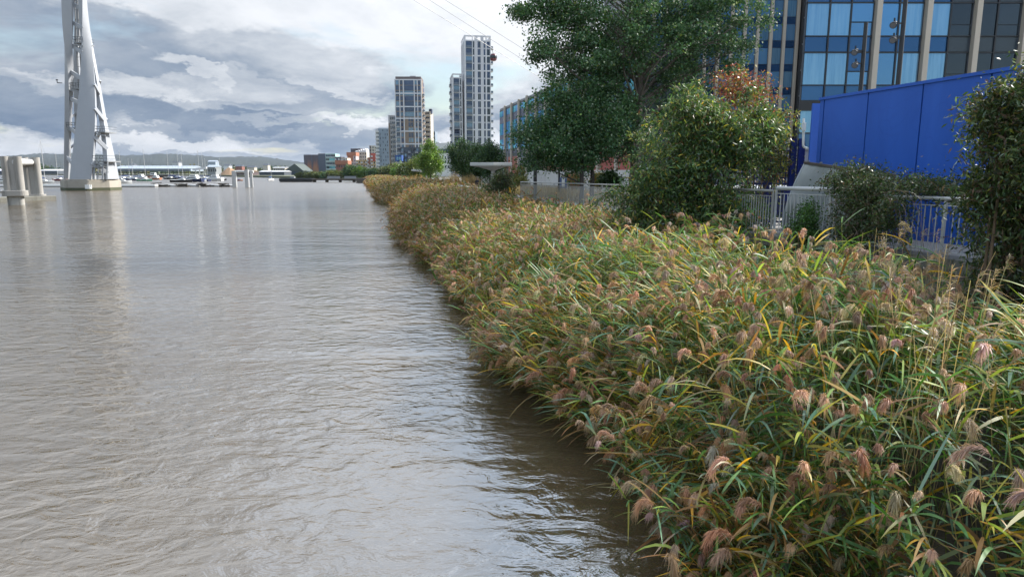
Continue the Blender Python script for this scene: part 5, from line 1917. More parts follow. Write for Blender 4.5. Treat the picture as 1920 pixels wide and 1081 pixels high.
# ------------------------------------------------------------------ blue mesh fence
M_BLUEF = surf('navy_fence_paint', (0.012, 0.02, 0.12), 0.45, 0.15, 2.0)
fa, fb = at(1322, 268, 23.5), at(1512, 266, 21.8)
fz0, fz1 = 2.3, fb.z
fence = thing('mesh_fence', 'dark blue welded mesh fence with a gate post beside the blue hoarding', 'fence', (fa.x, fa.y, fz0))
posts = [0.0, 0.22, 0.44, 0.66, 0.885, 0.955]
dF = Vector((fb.x - fa.x, fb.y - fa.y, 0))
LF = dF.length
for k, t in enumerate(posts):
    c = Vector((fa.x, fa.y, 0)) + dF * t
    w = 0.05 if k < 4 else 0.09
    mb = MB()
    mb.box(c.x - w, c.x + w, c.y - 0.05, c.y + 0.05, fz0, fz1 + (0.1 if k > 3 else 0.0))
    mb.build('post', M_BLUEF, fence)
tt = posts + [1.0]
for k in range(len(tt) - 1):
    A = Vector((fa.x, fa.y, 0)) + dF * (tt[k] + 0.01)
    B = Vector((fa.x, fa.y, 0)) + dF * (tt[k + 1] - 0.01)
    mb = MB()
    n = max(3, int((B - A).length / 0.075))
    for i in range(n + 1):
        c = A.lerp(B, i / n)
        mb.box(c.x - 0.011, c.x + 0.011, c.y - 0.006, c.y + 0.006, fz0 + 0.1, fz1 - 0.05)
    for i in range(15):
        z = fz0 + 0.12 + (fz1 - fz0 - 0.2) * i / 14
        mb.bar((A.x, A.y - 0.012, z), (B.x, B.y - 0.012, z), 0.012, 0.06 if i in (0, 7, 14) else 0.03)
    mb.build('mesh_panel', M_BLUEF, fence)
c = Vector((fa.x, fa.y, 0)) + dF * 0.86
mb = MB()
mb.box(c.x - 0.16, c.x + 0.12, c.y - 0.12, c.y - 0.05, 3.1, 3.4)
mb.build('lock_box', M_BLUEF, fence, bevel=0.01)
# stored dark container behind it
q = at(1400, 345, 27)
bx = thing('storage_bin', 'low dark storage bin with a sagging sheet on it behind the mesh fence', 'bin', (q.x + 0.8, 27.5, 2.3))
mb = MB()
mb.box(q.x - 1.2, q.x + 3.3, 26.6, 28.2, 2.3, 3.35)
mb.build('bin_body', surf('dark_bin', (0.02, 0.022, 0.03), 0.5, 0.2, 1.0), bx, bevel=0.04)
mb = MB()
rs = []
for i in range(12):
    x = q.x - 1.3 + 4.7 * i / 11
    rs.append([(x, 26.5, 3.36 + 0.03 * math.sin(i * 1.7)), (x, 27.4, 3.5 + 0.06 * math.sin(i * 2.3)), (x, 28.3, 3.38)])
mb.rings(rs, 0, False, False)
mb.build('cover_sheet', surf('grey_sheet', (0.3, 0.31, 0.33), 0.6, 0.2, 1.0), bx, smooth=True)
# pale cabin seen through the mesh
q0, q1 = at(1440, 300, 33), at(1500, 300, 33)
sc_ = thing('site_cabin', 'grey site cabin showing through the blue mesh fence', 'cabin', ((q0.x + q1.x) / 2, 35, 2.3))
mb = MB()
mb.box(q0.x - 4.5, q1.x + 0.6, 33, 36, 2.3, at(1440, 281, 33).z)
mb.build('cabin_wall', surf('cabin_grey', (0.15, 0.16, 0.20), 0.6, 0.06, 0.5), sc_, bevel=0.03)
mb = MB()
mb.box(q0.x + 0.1, q0.x + 0.9, 32.95, 33.1, 3.3, 4.3)
mb.build('cabin_window', M_DARKWIN, sc_)
mb = MB()
mb.box(q0.x - 4.6, q1.x + 0.7, 32.9, 36.1, at(1440, 281, 33).z + 0.003, at(1440, 281, 33).z + 0.12)
mb.build('cabin_roof', M_STEELG, sc_)


# ------------------------------------------------------------------ floodlight columns
def floodlight(px, ptop, pbot, Y, lamps, lab):
    b0 = at(px, pbot, Y)
    t = thing('floodlight_column', lab, 'floodlight', (b0.x, Y, 2.3), 'black floodlight columns')
    zt = at(px, ptop, Y).z
    mb = MB()
    mb.tube([(b0.x, Y, 2.3), (b0.x, Y, 5.0), (b0.x, Y, zt)], [0.10, 0.085, 0.07], 10)
    mb.build('pole', M_BLACK, t, smooth=True)
    for (lx, ly) in lamps:
        q = at(lx, ly, Y)
        mb = MB()
        mb.bar((b0.x, Y, q.z + 0.05), (q.x, Y - 0.05, q.z + 0.05), 0.04, 0.05)
        mb.bar((q.x, Y - 0.05, q.z + 0.22), (q.x, Y - 0.05, q.z), 0.04, 0.04, up=(0, 1, 0))
        o = mb.build('bracket', M_BLACK, t)
        mb = MB()
        d = Vector((-0.55, -0.5, -0.45)).normalized()
        c = Vector((q.x, Y - 0.06, q.z + 0.02))
        mb.tube([c - d * 0.14, c - d * 0.02, c + d * 0.06, c + d * 0.12], [0.05, 0.09, 0.115, 0.12], 12)
        mb.build('lamp_head', M_BLACK, t, smooth=True)
        mb = MB()
        mb.tube([c + d * 0.121, c + d * 0.126], [0.10, 0.10], 12)
        mb.build('lens', surf('lamp_glass', (0.12, 0.125, 0.13), 0.15, 0.05, 3.0), t)


floodlight(1613.5, 42, 170, 27, [(1602.5, 98), (1603, 122)], 'black floodlight column with two lamps, the shorter one above the blue hoarding')
floodlight(1683.5, -60, 160, 25, [(1675, 47), (1674, 75)], 'black floodlight column running out of the top of the picture above the blue hoarding')


# ------------------------------------------------------------------ canopies
M_CAN = surf('white_canopy', (0.40, 0.41, 0.405), 0.45, 0.05, 0.6)
M_CANU = surf('canopy_underside', (0.30, 0.305, 0.305), 0.5, 0.06, 0.6)


def canopy(px0, px1, ptop, pbot, pfoot, Y, lab, foot_z, lean=0.0, th=8.0, dep=0.8):
    a, b_ = at(px0, ptop, Y), at(px1, ptop, Y)
    w = b_.x - a.x
    cx = (a.x + b_.x) / 2
    zt, zu = a.z, at(px0, ptop + th, Y).z
    zc = at(px0, pbot, Y).z
    fx = at(pfoot, 330, Y).x
    t = thing('canopy_shelter', lab, 'shelter', (fx, Y, foot_z), 'white mushroom canopies on the promenade')
    hw, hd_ = w / 2, w / 2 * dep
    top = [(cx - hw, Y - hd_ * 0.45), (cx + hw * 0.12, Y - hd_), (cx + hw, Y - hd_ * 0.3), (cx + hw * 0.8, Y + hd_), (cx - hw * 0.6, Y + hd_)]
    mb = MB()
    mb.rings([[(x, y, zu) for x, y in top], [(x, y, zt) for x, y in top]], 0, True)
    mb.build('roof_slab', M_CAN, t, bevel=0.03)
    mb = MB()
    rs = []
    for s_, z in ((0.985, zu - 0.004), (0.55, zu - (zu - zc) * 0.35), (0.22, zu - (zu - zc) * 0.75), (0.10, zc)):
        f = (1 - s_)
        rs.append([((x - cx) * s_ + cx + (fx - cx) * f, (y - Y) * s_ + Y, z) for x, y in top])
    rs.append([((x - cx) * 0.085 + fx, (y - Y) * 0.085 + Y, foot_z) for x, y in top])
    mb.rings(rs[::-1], 0, True)
    mb.build('column', M_CANU, t)


canopy(882, 960, 305, 320.5, 925, 66, 'large white canopy on a flared column rising behind a shrub', 2.0, 0, 6.0, 0.85)
canopy(772, 803, 317.5, 325, 800, 165, 'white canopy leaning on a slanted leg by the light green tree', 1.8, 0, 3.2)
canopy(751, 777, 325.8, 329, 766, 225, 'small flat white canopy in the distance, left of the one with a slanted leg', 1.7, 0, 2.2)
canopy(738, 752, 325.5, 328, 746, 262, 'farthest white canopy, a sliver beyond the other shelters', 1.7, 0, 1.8)

# ------------------------------------------------------------------ ramp wall, planting strip and small things on the promenade
RL = [(975, 345, 96), (984, 326, 92), (1003, 319.5, 88), (1070, 319, 73), (1130, 319, 63), (1215, 318, 52)]
mb = MB()
pts = [at(*r) for r in RL]
for i in range(len(pts) - 1):
    a, b_ = pts[i], pts[i + 1]
    mb.hexa([(a.x, a.y, 1.6), (b_.x, b_.y, 1.6), (b_.x + 0.3, b_.y + 0.1, 1.6), (a.x + 0.3, a.y + 0.1, 1.6), (a.x, a.y, max(a.z, 1.7)), (b_.x, b_.y, b_.z), (b_.x + 0.3, b_.y + 0.1, b_.z), (a.x + 0.3, a.y + 0.1, max(a.z, 1.7))])
o = mb.build('ramp_wall', M_CONC_P)
tag(o, 'pale concrete ramp wall under the big tree, behind the golden grasses', 'wall')
a, b_ = at(867, 328, 128), at(932, 328, 112)
mb = MB()
mb.hexa([(a.x, a.y, 1.5), (b_.x, b_.y, 1.5), (b_.x, b_.y + 0.5, 1.5), (a.x, a.y + 0.5, 1.5), (a.x, a.y, a.z), (b_.x, b_.y, b_.z), (b_.x, b_.y + 0.5, b_.z), (a.x, a.y + 0.5, a.z)])
o = mb.build('retaining_wall', M_CONC_P)
tag(o, 'pale concrete retaining wall behind the row of clipped trees', 'wall')
q = at(1056, 345, 47)
sg = thing('notice_board', 'small blue and white notice board standing among the golden grasses', 'sign', (q.x, 47, 2.2))
mb = MB()
zt = at(1056, 330, 47).z
mb.box(q.x - 0.24, q.x + 0.24, 46.97, 47.03, 2.95, zt - 0.1)
mb.build('board', surf('blue_sign', (0.11, 0.16, 0.30), 0.5, 0.1, 2.0), sg)
mb = MB()
mb.box(q.x - 0.1, q.x + 0.1, 46.955, 46.966, 3.0, zt - 0.15)
mb.build('white_stripe', M_WHITE2, sg)
for s_ in (-0.25, 0.25):
    mb = MB()
    mb.box(q.x + s_ * 0.7 - 0.03, q.x + s_ * 0.7 + 0.03, 47.0, 47.06, 2.2, 2.949)
    mb.build('leg', M_STEELG, sg)


def lamp_post(px, ptop, Y, r, lab, arms=(), mat=M_BLACK):
    z0 = float(prom_z(Y))
    b0 = at(px, 330, Y)
    t = thing('lamp_post', lab, 'lamp post', (b0.x, Y, z0))
    zt = at(px, ptop, Y).z
    mb = MB()
    mb.tube([(b0.x, Y, z0), (b0.x, Y, z0 + (zt - z0) * 0.6), (b0.x, Y, zt)], [r, r * 0.85, r * 0.6], 8)
    mb.build('pole', mat, t, smooth=True)
    for (ax, ay) in arms:
        q = at(ax, ay, Y)
        mb = MB()
        mb.bar((b0.x, Y, q.z - 0.15), (q.x, Y, q.z), r * 0.7, r * 0.7)
        mb.build('arm', mat, t)
        mb = MB()
        mb.box(q.x - 0.45, q.x + 0.45, Y - 0.15, Y + 0.15, q.z, q.z + 0.12)
        mb.build('lantern', M_STEELG, t, bevel=0.03)


lamp_post(1003.5, 225, 46, 0.13, 'thick black lamp post standing behind the long railing, its top lost in the big tree')
lamp_post(1048.5, 235, 52, 0.09, 'thinner dark lamp post right of the thick black one, under the big tree')
lamp_post(951.5, 252, 100, 0.12, 'slim grey lamp post with two arms in front of the glass office', ((939, 273), (962, 261)), M_STEELG)

# ------------------------------------------------------------------ people
M_CLOTH = surf('dark_clothes', (0.018, 0.018, 0.024), 0.8, 0.2, 3.0)
M_SKIN = surf('skin', (0.42, 0.26, 0.19), 0.6, 0.05, 3.0)
M_HAIR = surf('dark_hair', (0.02, 0.014, 0.01), 0.7, 0.2, 6.0)


def person(x, y, z, lab, pose, facing=0.0, sc=1.0):
    t = thing('person', lab, 'person', (x, y, z))
    c, s = math.cos(facing), math.sin(facing)

    def T(q):
        return (q[0] * sc * c - q[1] * sc * s, q[0] * sc * s + q[1] * sc * c, q[2] * sc)
    if pose == 'walk':
        J = {'pel': (0, 0, 0.95), 'ch': (0, 0.02, 1.3), 'nk': (0, 0.03, 1.47), 'hd': (0, 0.05, 1.6), 'ht': (0, 0.05, 1.7),
             'hl': (0.1, 0, 0.9), 'kl': (0.1, 0.14, 0.5), 'al': (0.1, 0.12, 0.09), 'tl': (0.1, 0.27, 0.04), 'hr': (-0.1, 0, 0.9), 'kr': (-0.1, 0.0, 0.49), 'ar': (-0.1, -0.3, 0.14), 'tr': (-0.1, -0.18, 0.04),
             'sl': (0.19, 0.02, 1.4), 'el': (0.25, -0.08, 1.12), 'wl': (0.24, 0.02, 0.88), 'fl': (0.23, 0.05, 0.78), 'sr': (-0.19, 0.02, 1.4), 'er': (-0.25, 0.06, 1.12), 'wr': (-0.24, 0.2, 0.92), 'fr': (-0.23, 0.26, 0.84)}
    else:
        J = {'pel': (0, 0, 0.5), 'ch': (0, 0.06, 0.85), 'nk': (0, 0.12, 1.02), 'hd': (0, 0.16, 1.14), 'ht': (0, 0.17, 1.24),
             'hl': (0.1, 0.05, 0.48), 'kl': (0.13, 0.46, 0.5), 'al': (0.13, 0.44, 0.09), 'tl': (0.13, 0.6, 0.04), 'hr': (-0.1, 0.05, 0.48), 'kr': (-0.13, 0.46, 0.5), 'ar': (-0.13, 0.5, 0.09), 'tr': (-0.13, 0.64, 0.04),
             'sl': (0.19, 0.08, 0.96), 'el': (0.24, 0.2, 0.7), 'wl': (0.12, 0.42, 0.62), 'fl': (0.08, 0.5, 0.6), 'sr': (-0.19, 0.08, 0.96), 'er': (-0.24, 0.2, 0.7), 'wr': (-0.12, 0.42, 0.62), 'fr': (-0.08, 0.5, 0.6)}
    Rr = {'pel': 0.15, 'ch': 0.165, 'nk': 0.06, 'hd': 0.1, 'ht': 0.075, 'hl': 0.095, 'kl': 0.062, 'al': 0.045, 'tl': 0.035, 'hr': 0.095, 'kr': 0.062, 'ar': 0.045, 'tr': 0.035,
          'sl': 0.065, 'el': 0.047, 'wl': 0.034, 'fl': 0.03, 'sr': 0.065, 'er': 0.047, 'wr': 0.034, 'fr': 0.03}
    E = [('pel', 'ch'), ('ch', 'nk'), ('nk', 'hd'), ('hd', 'ht'), ('pel', 'hl'), ('hl', 'kl'), ('kl', 'al'), ('al', 'tl'), ('pel', 'hr'), ('hr', 'kr'), ('kr', 'ar'), ('ar', 'tr'),
         ('ch', 'sl'), ('sl', 'el'), ('el', 'wl'), ('wl', 'fl'), ('ch', 'sr'), ('sr', 'er'), ('er', 'wr'), ('wr', 'fr')]
    ks = list(J)
    me = bpy.data.meshes.new('body')
    me.from_pydata([T(J[k]) for k in ks], [(ks.index(a), ks.index(b)) for a, b in E], [])
    me.materials.append(M_CLOTH)
    o = link_mesh('body', me, t, (0, 0, 0))
    sm = o.modifiers.new('skin', 'SKIN')
    for i, k in enumerate(ks):
        me.skin_vertices[0].data[i].radius = (Rr[k] * sc, Rr[k] * sc)
        me.skin_vertices[0].data[i].use_root = (k == 'pel')
    ss = o.modifiers.new('subsurf', 'SUBSURF')
    ss.levels = ss.render_levels = 2
    hx_, hy_, hz_ = J['hd']

    def ball(nm, cx, cy, cz, rx, ry, rz, mat):
        mb = MB()
        rs = []
        for i in range(1, 8):
            a = -PI / 2 + PI * i / 8
            rs.append([tuple(Vector(T((cx + rx * math.cos(a) * math.cos(f), cy + ry * math.cos(a) * math.sin(f), cz + rz * math.sin(a)))) + Vector((x, y, z))) for f in np.linspace(0, 2 * PI, 11)[:-1]])
        mb.rings(rs)
        mb.build(nm, mat, t, smooth=True)
    ball('face', hx_, hy_ + 0.05, hz_ - 0.01, 0.075, 0.075, 0.11, M_SKIN)
    ball('hair', hx_, hy_ - 0.012, hz_ + 0.045, 0.105, 0.115, 0.105, M_HAIR)


q = at(894.5, 334, 92)
person(q.x, 92, q.z - 1.72, 'person in dark clothes walking along the promenade under the clipped trees', 'walk', R(200))
q = at(856, 338, 88)
person(q.x, 88, float(prom_z(88)) + 0.0, 'person in dark clothes sitting on the promenade edge beside the brown reeds', 'sit', R(150))
q = at(846, 336, 96)
person(q.x, 96, float(prom_z(96)), 'person in dark clothes sitting farther off, next to the brown reeds', 'sit', R(30))
# ------------------------------------------------------------------ trees and shrubs
M_LEAF = leafy('tree_leaves', 0.32, 0.45, 0.35)
M_BARK = surf('grey_bark', (0.13, 0.11, 0.09), 0.85, 0.3, 3.0, bump=0.01)
M_BARKD = surf('dark_bark', (0.055, 0.045, 0.036), 0.85, 0.3, 4.0, bump=0.01)
M_TWIG = surf('brown_twigs', (0.13, 0.085, 0.05), 0.8, 0.3, 5.0)

POPLAR = ([(0.049, 0.118, 0.040), (0.073, 0.157, 0.062), (0.101, 0.192, 0.095), (0.168, 0.247, 0.067), (0.359, 0.426, 0.313)], [30, 34, 22, 8, 5])
DARKG = ([(0.030, 0.075, 0.026), (0.048, 0.102, 0.037), (0.075, 0.139, 0.041), (0.131, 0.186, 0.056)], [30, 34, 20, 8])
BRIGHT = ([(0.10, 0.19, 0.03), (0.14, 0.24, 0.04), (0.19, 0.27, 0.05), (0.07, 0.14, 0.025)], [30, 34, 20, 14])
OLIVE = ([(0.063, 0.092, 0.023), (0.103, 0.127, 0.029), (0.161, 0.161, 0.034), (0.046, 0.075, 0.023)], [30, 26, 14, 20])
SHRUB = ([(0.055, 0.120, 0.037), (0.092, 0.166, 0.052), (0.157, 0.232, 0.092), (0.279, 0.317, 0.065), (0.594, 0.483, 0.075), (0.242, 0.297, 0.223), (0.166, 0.102, 0.055)], [26, 28, 16, 11, 3, 6, 6])
REDL = ([(0.28, 0.075, 0.05), (0.34, 0.13, 0.05), (0.22, 0.055, 0.045), (0.30, 0.22, 0.05), (0.12, 0.14, 0.03)], [22, 20, 16, 16, 16])


def clusters(rng, c, r, n, shell=0.55, flat=0.0):
    """points inside an uneven ellipsoid, most of them near its skin"""
    d = unit(rng.normal(0, 1, (n, 3)))
    rad = rng.uniform(shell, 1.0, n) ** 0.8
    lump = 1 + 0.16 * np.sin(d[:, 0] * 5 + 1.3) * np.cos(d[:, 2] * 6) + 0.12 * np.sin(d[:, 1] * 7 + d[:, 2] * 5)
    return np.asarray(c) + d * (rad * lump)[:, None] * np.asarray(r)


def crown_mesh(rng, P, n, sig, size, pal, wid=0.7, droop=0.2, jit=0.16, nrm_up=0.5):
    """n leaves scattered round the cluster points P"""
    ci = rng.integers(0, len(P), n)
    tone = 1 + rng.normal(0, 0.2, (len(P), 1))
    pos = P[ci] + rng.normal(0, 1, (n, 3)) * np.asarray(sig)
    D = unit(rng.normal(0, 1, (n, 3)) + np.array([0, 0, -droop]))
    Nn = unit(rng.normal(0, 1, (n, 3)) + np.array([0, 0, nrm_up]))
    L = size * rng.uniform(0.65, 1.3, n)
    C = pick(rng, n, pal[0], pal[1], jit) * tone[ci]
    return leaves(pos, D, Nn, L, L * wid, np.clip(C, 0.004, 0.8))


def limb_pts(rng, a, b, bend=0.12, n=5):
    a, b = Vector(a), Vector(b)
    L = (b - a).length
    m = Vector((rng.normal(0, bend), rng.normal(0, bend), rng.normal(0.06, bend * 0.6))) * L
    return [a.lerp(b, t) + m * math.sin(PI * t) for t in np.linspace(0, 1, n)]


def tree(name, lab, x, y, z0, h, crown, nleaf, size, pal, trunk_r, seed, group=None, nlimb=18, ncl=160, sig=0.35, bark=None, crown_base=0.25, shell=0.45, wid=0.7, droop=0.2):
    """crown: list of (dx, dy, z centre, rx, ry, rz, share)"""
    rng = np.random.default_rng(seed)
    t = thing(name, lab, 'tree', (x, y, z0), group)
    top = z0 + h
    mb = MB()
    nseg = 8
    tp = [Vector((x + rng.normal(0, 0.012) * h * (k / nseg), y + rng.normal(0, 0.012) * h * (k / nseg), z0 - 0.05 + (h * 0.93) * k / nseg)) for k in range(nseg + 1)]
    mb.tube(tp, [trunk_r * (1.25 if k == 0 else (1 - 0.9 * k / nseg)) for k in range(nseg + 1)], 9)
    mb.build('trunk', bark or M_BARK, t, smooth=True)
    Ps = []
    lb = MB()
    for (dx, dy, zc, rx, ry, rz, share) in crown:
        P = clusters(rng, (x + dx, y + dy, zc), (rx, ry, rz), max(8, int(ncl * share)), shell)
        P = P[P[:, 2] > z0 + h * 0.03]
        Ps.append(P)
        for k in range(max(2, int(nlimb * share))):
            e = P[rng.integers(0, len(P))]
            f = np.clip((e[2] - z0) / h - 0.16, crown_base * 0.6, 0.9)
            i = f / 0.93 * nseg
            s = tp[int(min(i, nseg - 1))].lerp(tp[int(min(i, nseg - 1)) + 1], i - int(min(i, nseg - 1)))
            r0 = trunk_r * (1 - 0.9 * min(i, nseg) / nseg) * 0.42
            pts = limb_pts(rng, s, e, 0.07)
            lb.tube(pts, [max(r0 * (1 - q), 0.012 + trunk_r * 0.02) for q in np.linspace(0, 1, 5)], 5)
            # branchlets to neighbours
            dd = np.linalg.norm(P - e, axis=1)
            for j in np.argsort(dd)[1:4]:
                lb.tube(limb_pts(rng, pts[3], P[j], 0.08, 4), [max(r0 * 0.35 * (1 - q), 0.008 + trunk_r * 0.01) for q in np.linspace(0, 1, 4)], 4)
    P = np.concatenate(Ps)
    lb.build('limbs', bark or M_BARK, t)
    V, F, C = crown_mesh(rng, P, nleaf, sig, size, pal, wid, droop)
    np_obj('crown', V, F, C, M_LEAF, t)
    return t, P


# big poplar like tree
TR = at(1190, 345, 38)
t, P = tree('broadleaf_tree', 'tallest dark green tree filling the top of the picture with a thick grey trunk', TR.x, 38, 2.25, 17.5,
            [(-0.6, 0, 13.2, 6.0, 4.4, 5.0, 0.42), (0.9, 0.6, 10.2, 5.2, 4.0, 2.7, 0.24), (-3.5, -1.0, 9.2, 2.8, 2.8, 3.0, 0.15), (3.8, -0.5, 11.6, 2.9, 2.4, 2.2, 0.12), (-4.9, 0, 12.4, 2.3, 1.8, 1.0, 0.06), (4.6, 0, 13.6, 2.0, 1.6, 1.0, 0.05), (-2.2, 0.8, 7.0, 2.6, 2.0, 1.3, 0.08), (2.6, 1.5, 7.0, 1.6, 1.6, 1.3, 0.05), (-5.4, 0, 14.6, 1.5, 1.4, 0.7, 0.03)],
            98000, 0.13, POPLAR, 0.33, 101, None, 54, 520, (0.30, 0.30, 0.19), M_BARK, 0.28, 0.3, 0.8)
# two slimmer ones in front of it
for k, (px, lab, sd_) in enumerate([(1091, 'slim dark tree under the big one, left of two thin trunks', 102), (1113, 'slim dark tree under the big one, right of two thin trunks', 103)]):
    q = at(px, 345, 36)
    tree('broadleaf_tree', lab, q.x, 36 + k * 0.8, 2.3, 6.4, [(-1.3 + 0.5 * k, 0, 5.6, 2.0, 1.8, 1.75, 0.6), (0.5 + 0.6 * k, 0, 6.4, 2.0, 1.6, 1.9, 0.4)], 24000, 0.115, POPLAR, 0.135, sd_, 'slim trees by the railing', 18, 150, (0.3, 0.3, 0.24), M_BARKD, 0.3, 0.3, 0.8)

# row of clipped trees by the canopy
ROW = [(866, 116, 262, 27, 'darkest and tallest of the clipped trees beside the canopy'), (884, 112, 279, 24, 'clipped tree in the middle of the row behind the large canopy'), (900, 108, 276, 22, 'lighter green clipped tree behind the left half of the large canopy'), (918, 104, 268, 24, 'clipped tree at the right end of the row, against the glass office'),
       (876, 124, 284, 22, 'clipped tree set back in the row behind the darkest one')]
for k, (px, Y, pt, wpx, lab) in enumerate(ROW):
    q0 = at(px, pt, Y)
    hz = q0.z
    z0 = float(prom_z(Y))
    rw_ = wpx / F_PX * Y
    zc = (hz + at(px, 333, Y).z) / 2 + 0.2
    tree('promenade_tree', lab, q0.x, Y, z0, hz - z0, [(0, 0, zc, rw_, rw_, (hz - zc) * 0.98, 0.75), (rw_ * 0.25, 0, zc - 0.6, rw_ * 0.95, rw_, (hz - zc) * 0.7, 0.25)], 14000, 0.22, DARKG if k in (0, 3) else ([(0.03, 0.07, 0.018), (0.05, 0.095, 0.022), (0.075, 0.12, 0.03)], [3, 3, 2]), 0.12, 110 + k, 'row of clipped trees on the promenade', 12, 110, 0.42, M_BARKD, 0.3, 0.35, 0.8)
for k, px in enumerate((873, 892, 907, 912)):
    pass
# light green tree and willowy one beyond
q = at(806, 268, 150)
tree('promenade_tree', 'bright light green tree standing clear of the others on the promenade', q.x, 150, 1.8, q.z - 1.8, [(0, 0, (q.z + 2.6) / 2, 2.7, 2.7, (q.z - 2.6) / 2, 1.0)], 13000, 0.26, BRIGHT, 0.16, 121, None, 14, 110, 0.45, M_BARKD, 0.25, 0.3, 0.8)
q = at(784, 296, 175)
tree('promenade_tree', 'yellowish feathery tree left of the bright light green one', q.x, 175, 1.8, q.z - 1.8, [(0, 0, (q.z + 1.8) / 2, 3.2, 3.0, (q.z - 1.8) / 2, 1.0)], 9000, 0.28, ([(0.13, 0.17, 0.035), (0.18, 0.2, 0.05), (0.10, 0.13, 0.03)], [3, 2, 2]), 0.14, 122, None, 12, 90, 0.5, M_BARKD, 0.2, 0.3, 0.8)
FAR = [(765, 311, 215, 3.0, OLIVE, 'olive tree beside the small flat canopy'), (752, 314, 240, 3.2, BRIGHT, 'mid green tree behind the small flat canopy'), (738, 312, 290, 3.8, OLIVE, 'bushy olive tree at the foot of the plain blue grey tower'), (724, 315, 310, 3.8, OLIVE, 'rounded tree at the left foot of the plain blue grey tower'),
       (712, 318, 330, 3.2, DARKG, 'dark low tree above the river wall'), (690, 320, 345, 4.2, BRIGHT, 'light green waterside tree below the ochre and white block'), (678, 318, 350, 4.5, BRIGHT, 'brightest green waterside tree of the clump below the coloured blocks'), (666, 312, 360, 4.6, DARKG, 'dark rounded tree left of the bright waterside clump'),
       (655, 314, 365, 3.6, DARKG, 'dark tree at the right edge of the orange roofed block'), (702, 322, 335, 3.2, DARKG, 'low dark tree between the waterside clump and the river wall'), (632, 326, 380, 3.2, OLIVE, 'small olive tree below the glass end of the copper block'), (622, 323, 385, 3.4, OLIVE, 'olive tree under the glass end of the copper block'),
       (600, 328, 400, 3.4, OLIVE, 'scrubby tree below the corner of the copper block'), (586, 329, 405, 3.8, OLIVE, 'scrubby tree below the copper panels'), (568, 328, 430, 4.0, OLIVE, 'scrubby tree at the left foot of the copper block'), (644, 327, 372, 3.2, OLIVE, 'low olive tree in front of the orange roofed block'),
       (610, 330, 392, 3.0, DARKG, 'low dark bush beside the black lighter'), (781, 312, 200, 3.0, DARKG, 'dark green tree right of the olive one by the small canopy')]
for k, (px, pt, Y, rad, pal, lab) in enumerate(FAR):
    q = at(px, pt, Y)
    z0 = 1.45
    tree('waterside_tree', lab, q.x, Y, z0, max(q.z - z0, 2.0), [(0, 0, (q.z + z0) / 2 + 0.3, rad, rad, max((q.z - z0) / 2, 1.0), 1.0)], 4200, 0.5, pal, 0.16, 140 + k, 'trees along the far shore', 8, 60, 0.7, M_BARKD, 0.2, 0.3, 0.85)

# far woodland band below the hills: one mass
rng = np.random.default_rng(9)
n = 900
fx = rng.uniform(-60, 620, n)
Yw = rng.uniform(1150, 1700, n)
P = np.array([[(a - 960) / F_PX * Y_ * 1.01, Y_, 0] for a, Y_ in zip(fx, Yw)])
hh = rng.uniform(5, 13, n) * (0.75 + 0.45 * np.sin(fx * 0.045) ** 2)
P = np.repeat(P, 16, axis=0)
hr = np.repeat(hh, 16)
P[:, 2] = 1.5 + hr * rng.uniform(0.1, 1.0, len(P)) ** 0.8
P[:, :2] += rng.normal(0, 1, (len(P), 2)) * (hr * 0.42 * np.sqrt(np.clip(1.1 - (P[:, 2] / (hr + 2)) ** 2, 0.02, 1)))[:, None]
tr_i = np.repeat(np.arange(n), 16)
base = pick(rng, n, [(0.035, 0.06, 0.02), (0.06, 0.08, 0.025), (0.12, 0.115, 0.03), (0.04, 0.055, 0.03), (0.16, 0.13, 0.035)], [5, 4, 2.4, 3, 1.2], 0.2)
C = base[tr_i] * (1 + rng.normal(0, 0.2, (len(P), 1)))
V, F, C = leaves(P, unit(rng.normal(0, 1, (len(P), 3))), unit(rng.normal(0, 1, (len(P), 3)) + np.array([0, -0.7, 0.4])), rng.uniform(3, 5.5, len(P)), rng.uniform(2.5, 5, len(P)), np.clip(C, 0.005, 0.5))
o = np_obj('far_woodland', V, F, C, M_LEAF, origin=(-600, 1400, 1.5))
tag(o, 'band of autumn woodland along the far bank below the hills', 'woodland', kind='stuff')
# low roofs among that woodland
for k, (px, py, wpx, hpx, mt) in enumerate([(150, 317, 16, 4, M_WHITEB), (196, 318, 14, 4, M_GREYB), (246, 310, 10, 4, M_WHITEB), (330, 305, 12, 4, M_GREYB), (448, 312, 12, 5, M_BRICK), (470, 314, 14, 5, M_STONE), (425, 311, 10, 4, M_WHITEB), (498, 310, 9, 6, M_STONE)]):
    labs = ['white roofed house left of the tower foot on the far bank', 'grey roofed house right of the tower foot on the far bank', 'white house above the long shed', 'grey house above the right half of the long shed', 'red brick house above the brown roofed sheds', 'buff house above the low pale roofed shed', 'white house above the sand heap', 'narrow buff house left of the dark gabled shed']
    b = Blk('far_house', labs[k], 'house', px - wpx / 2, px + wpx / 2, py, 1120, 12, base=at(px, py + hpx, 1120).z - 4, group='houses on the far bank')
    b.body(mt)
    mb = MB()
    zr = b.z1 + 3.0
    mb.hexa([b.P(-0.5, -0.5, b.z1), b.P(b.w + 0.5, -0.5, b.z1), b.P(b.w + 0.5, b.d + 0.5, b.z1), b.P(-0.5, b.d + 0.5, b.z1), b.P(0.5, b.d * 0.45, zr), b.P(b.w - 0.5, b.d * 0.45, zr), b.P(b.w - 0.5, b.d * 0.55, zr), b.P(0.5, b.d * 0.55, zr)])
    mb.build('roof', M_SLATE, b.t)


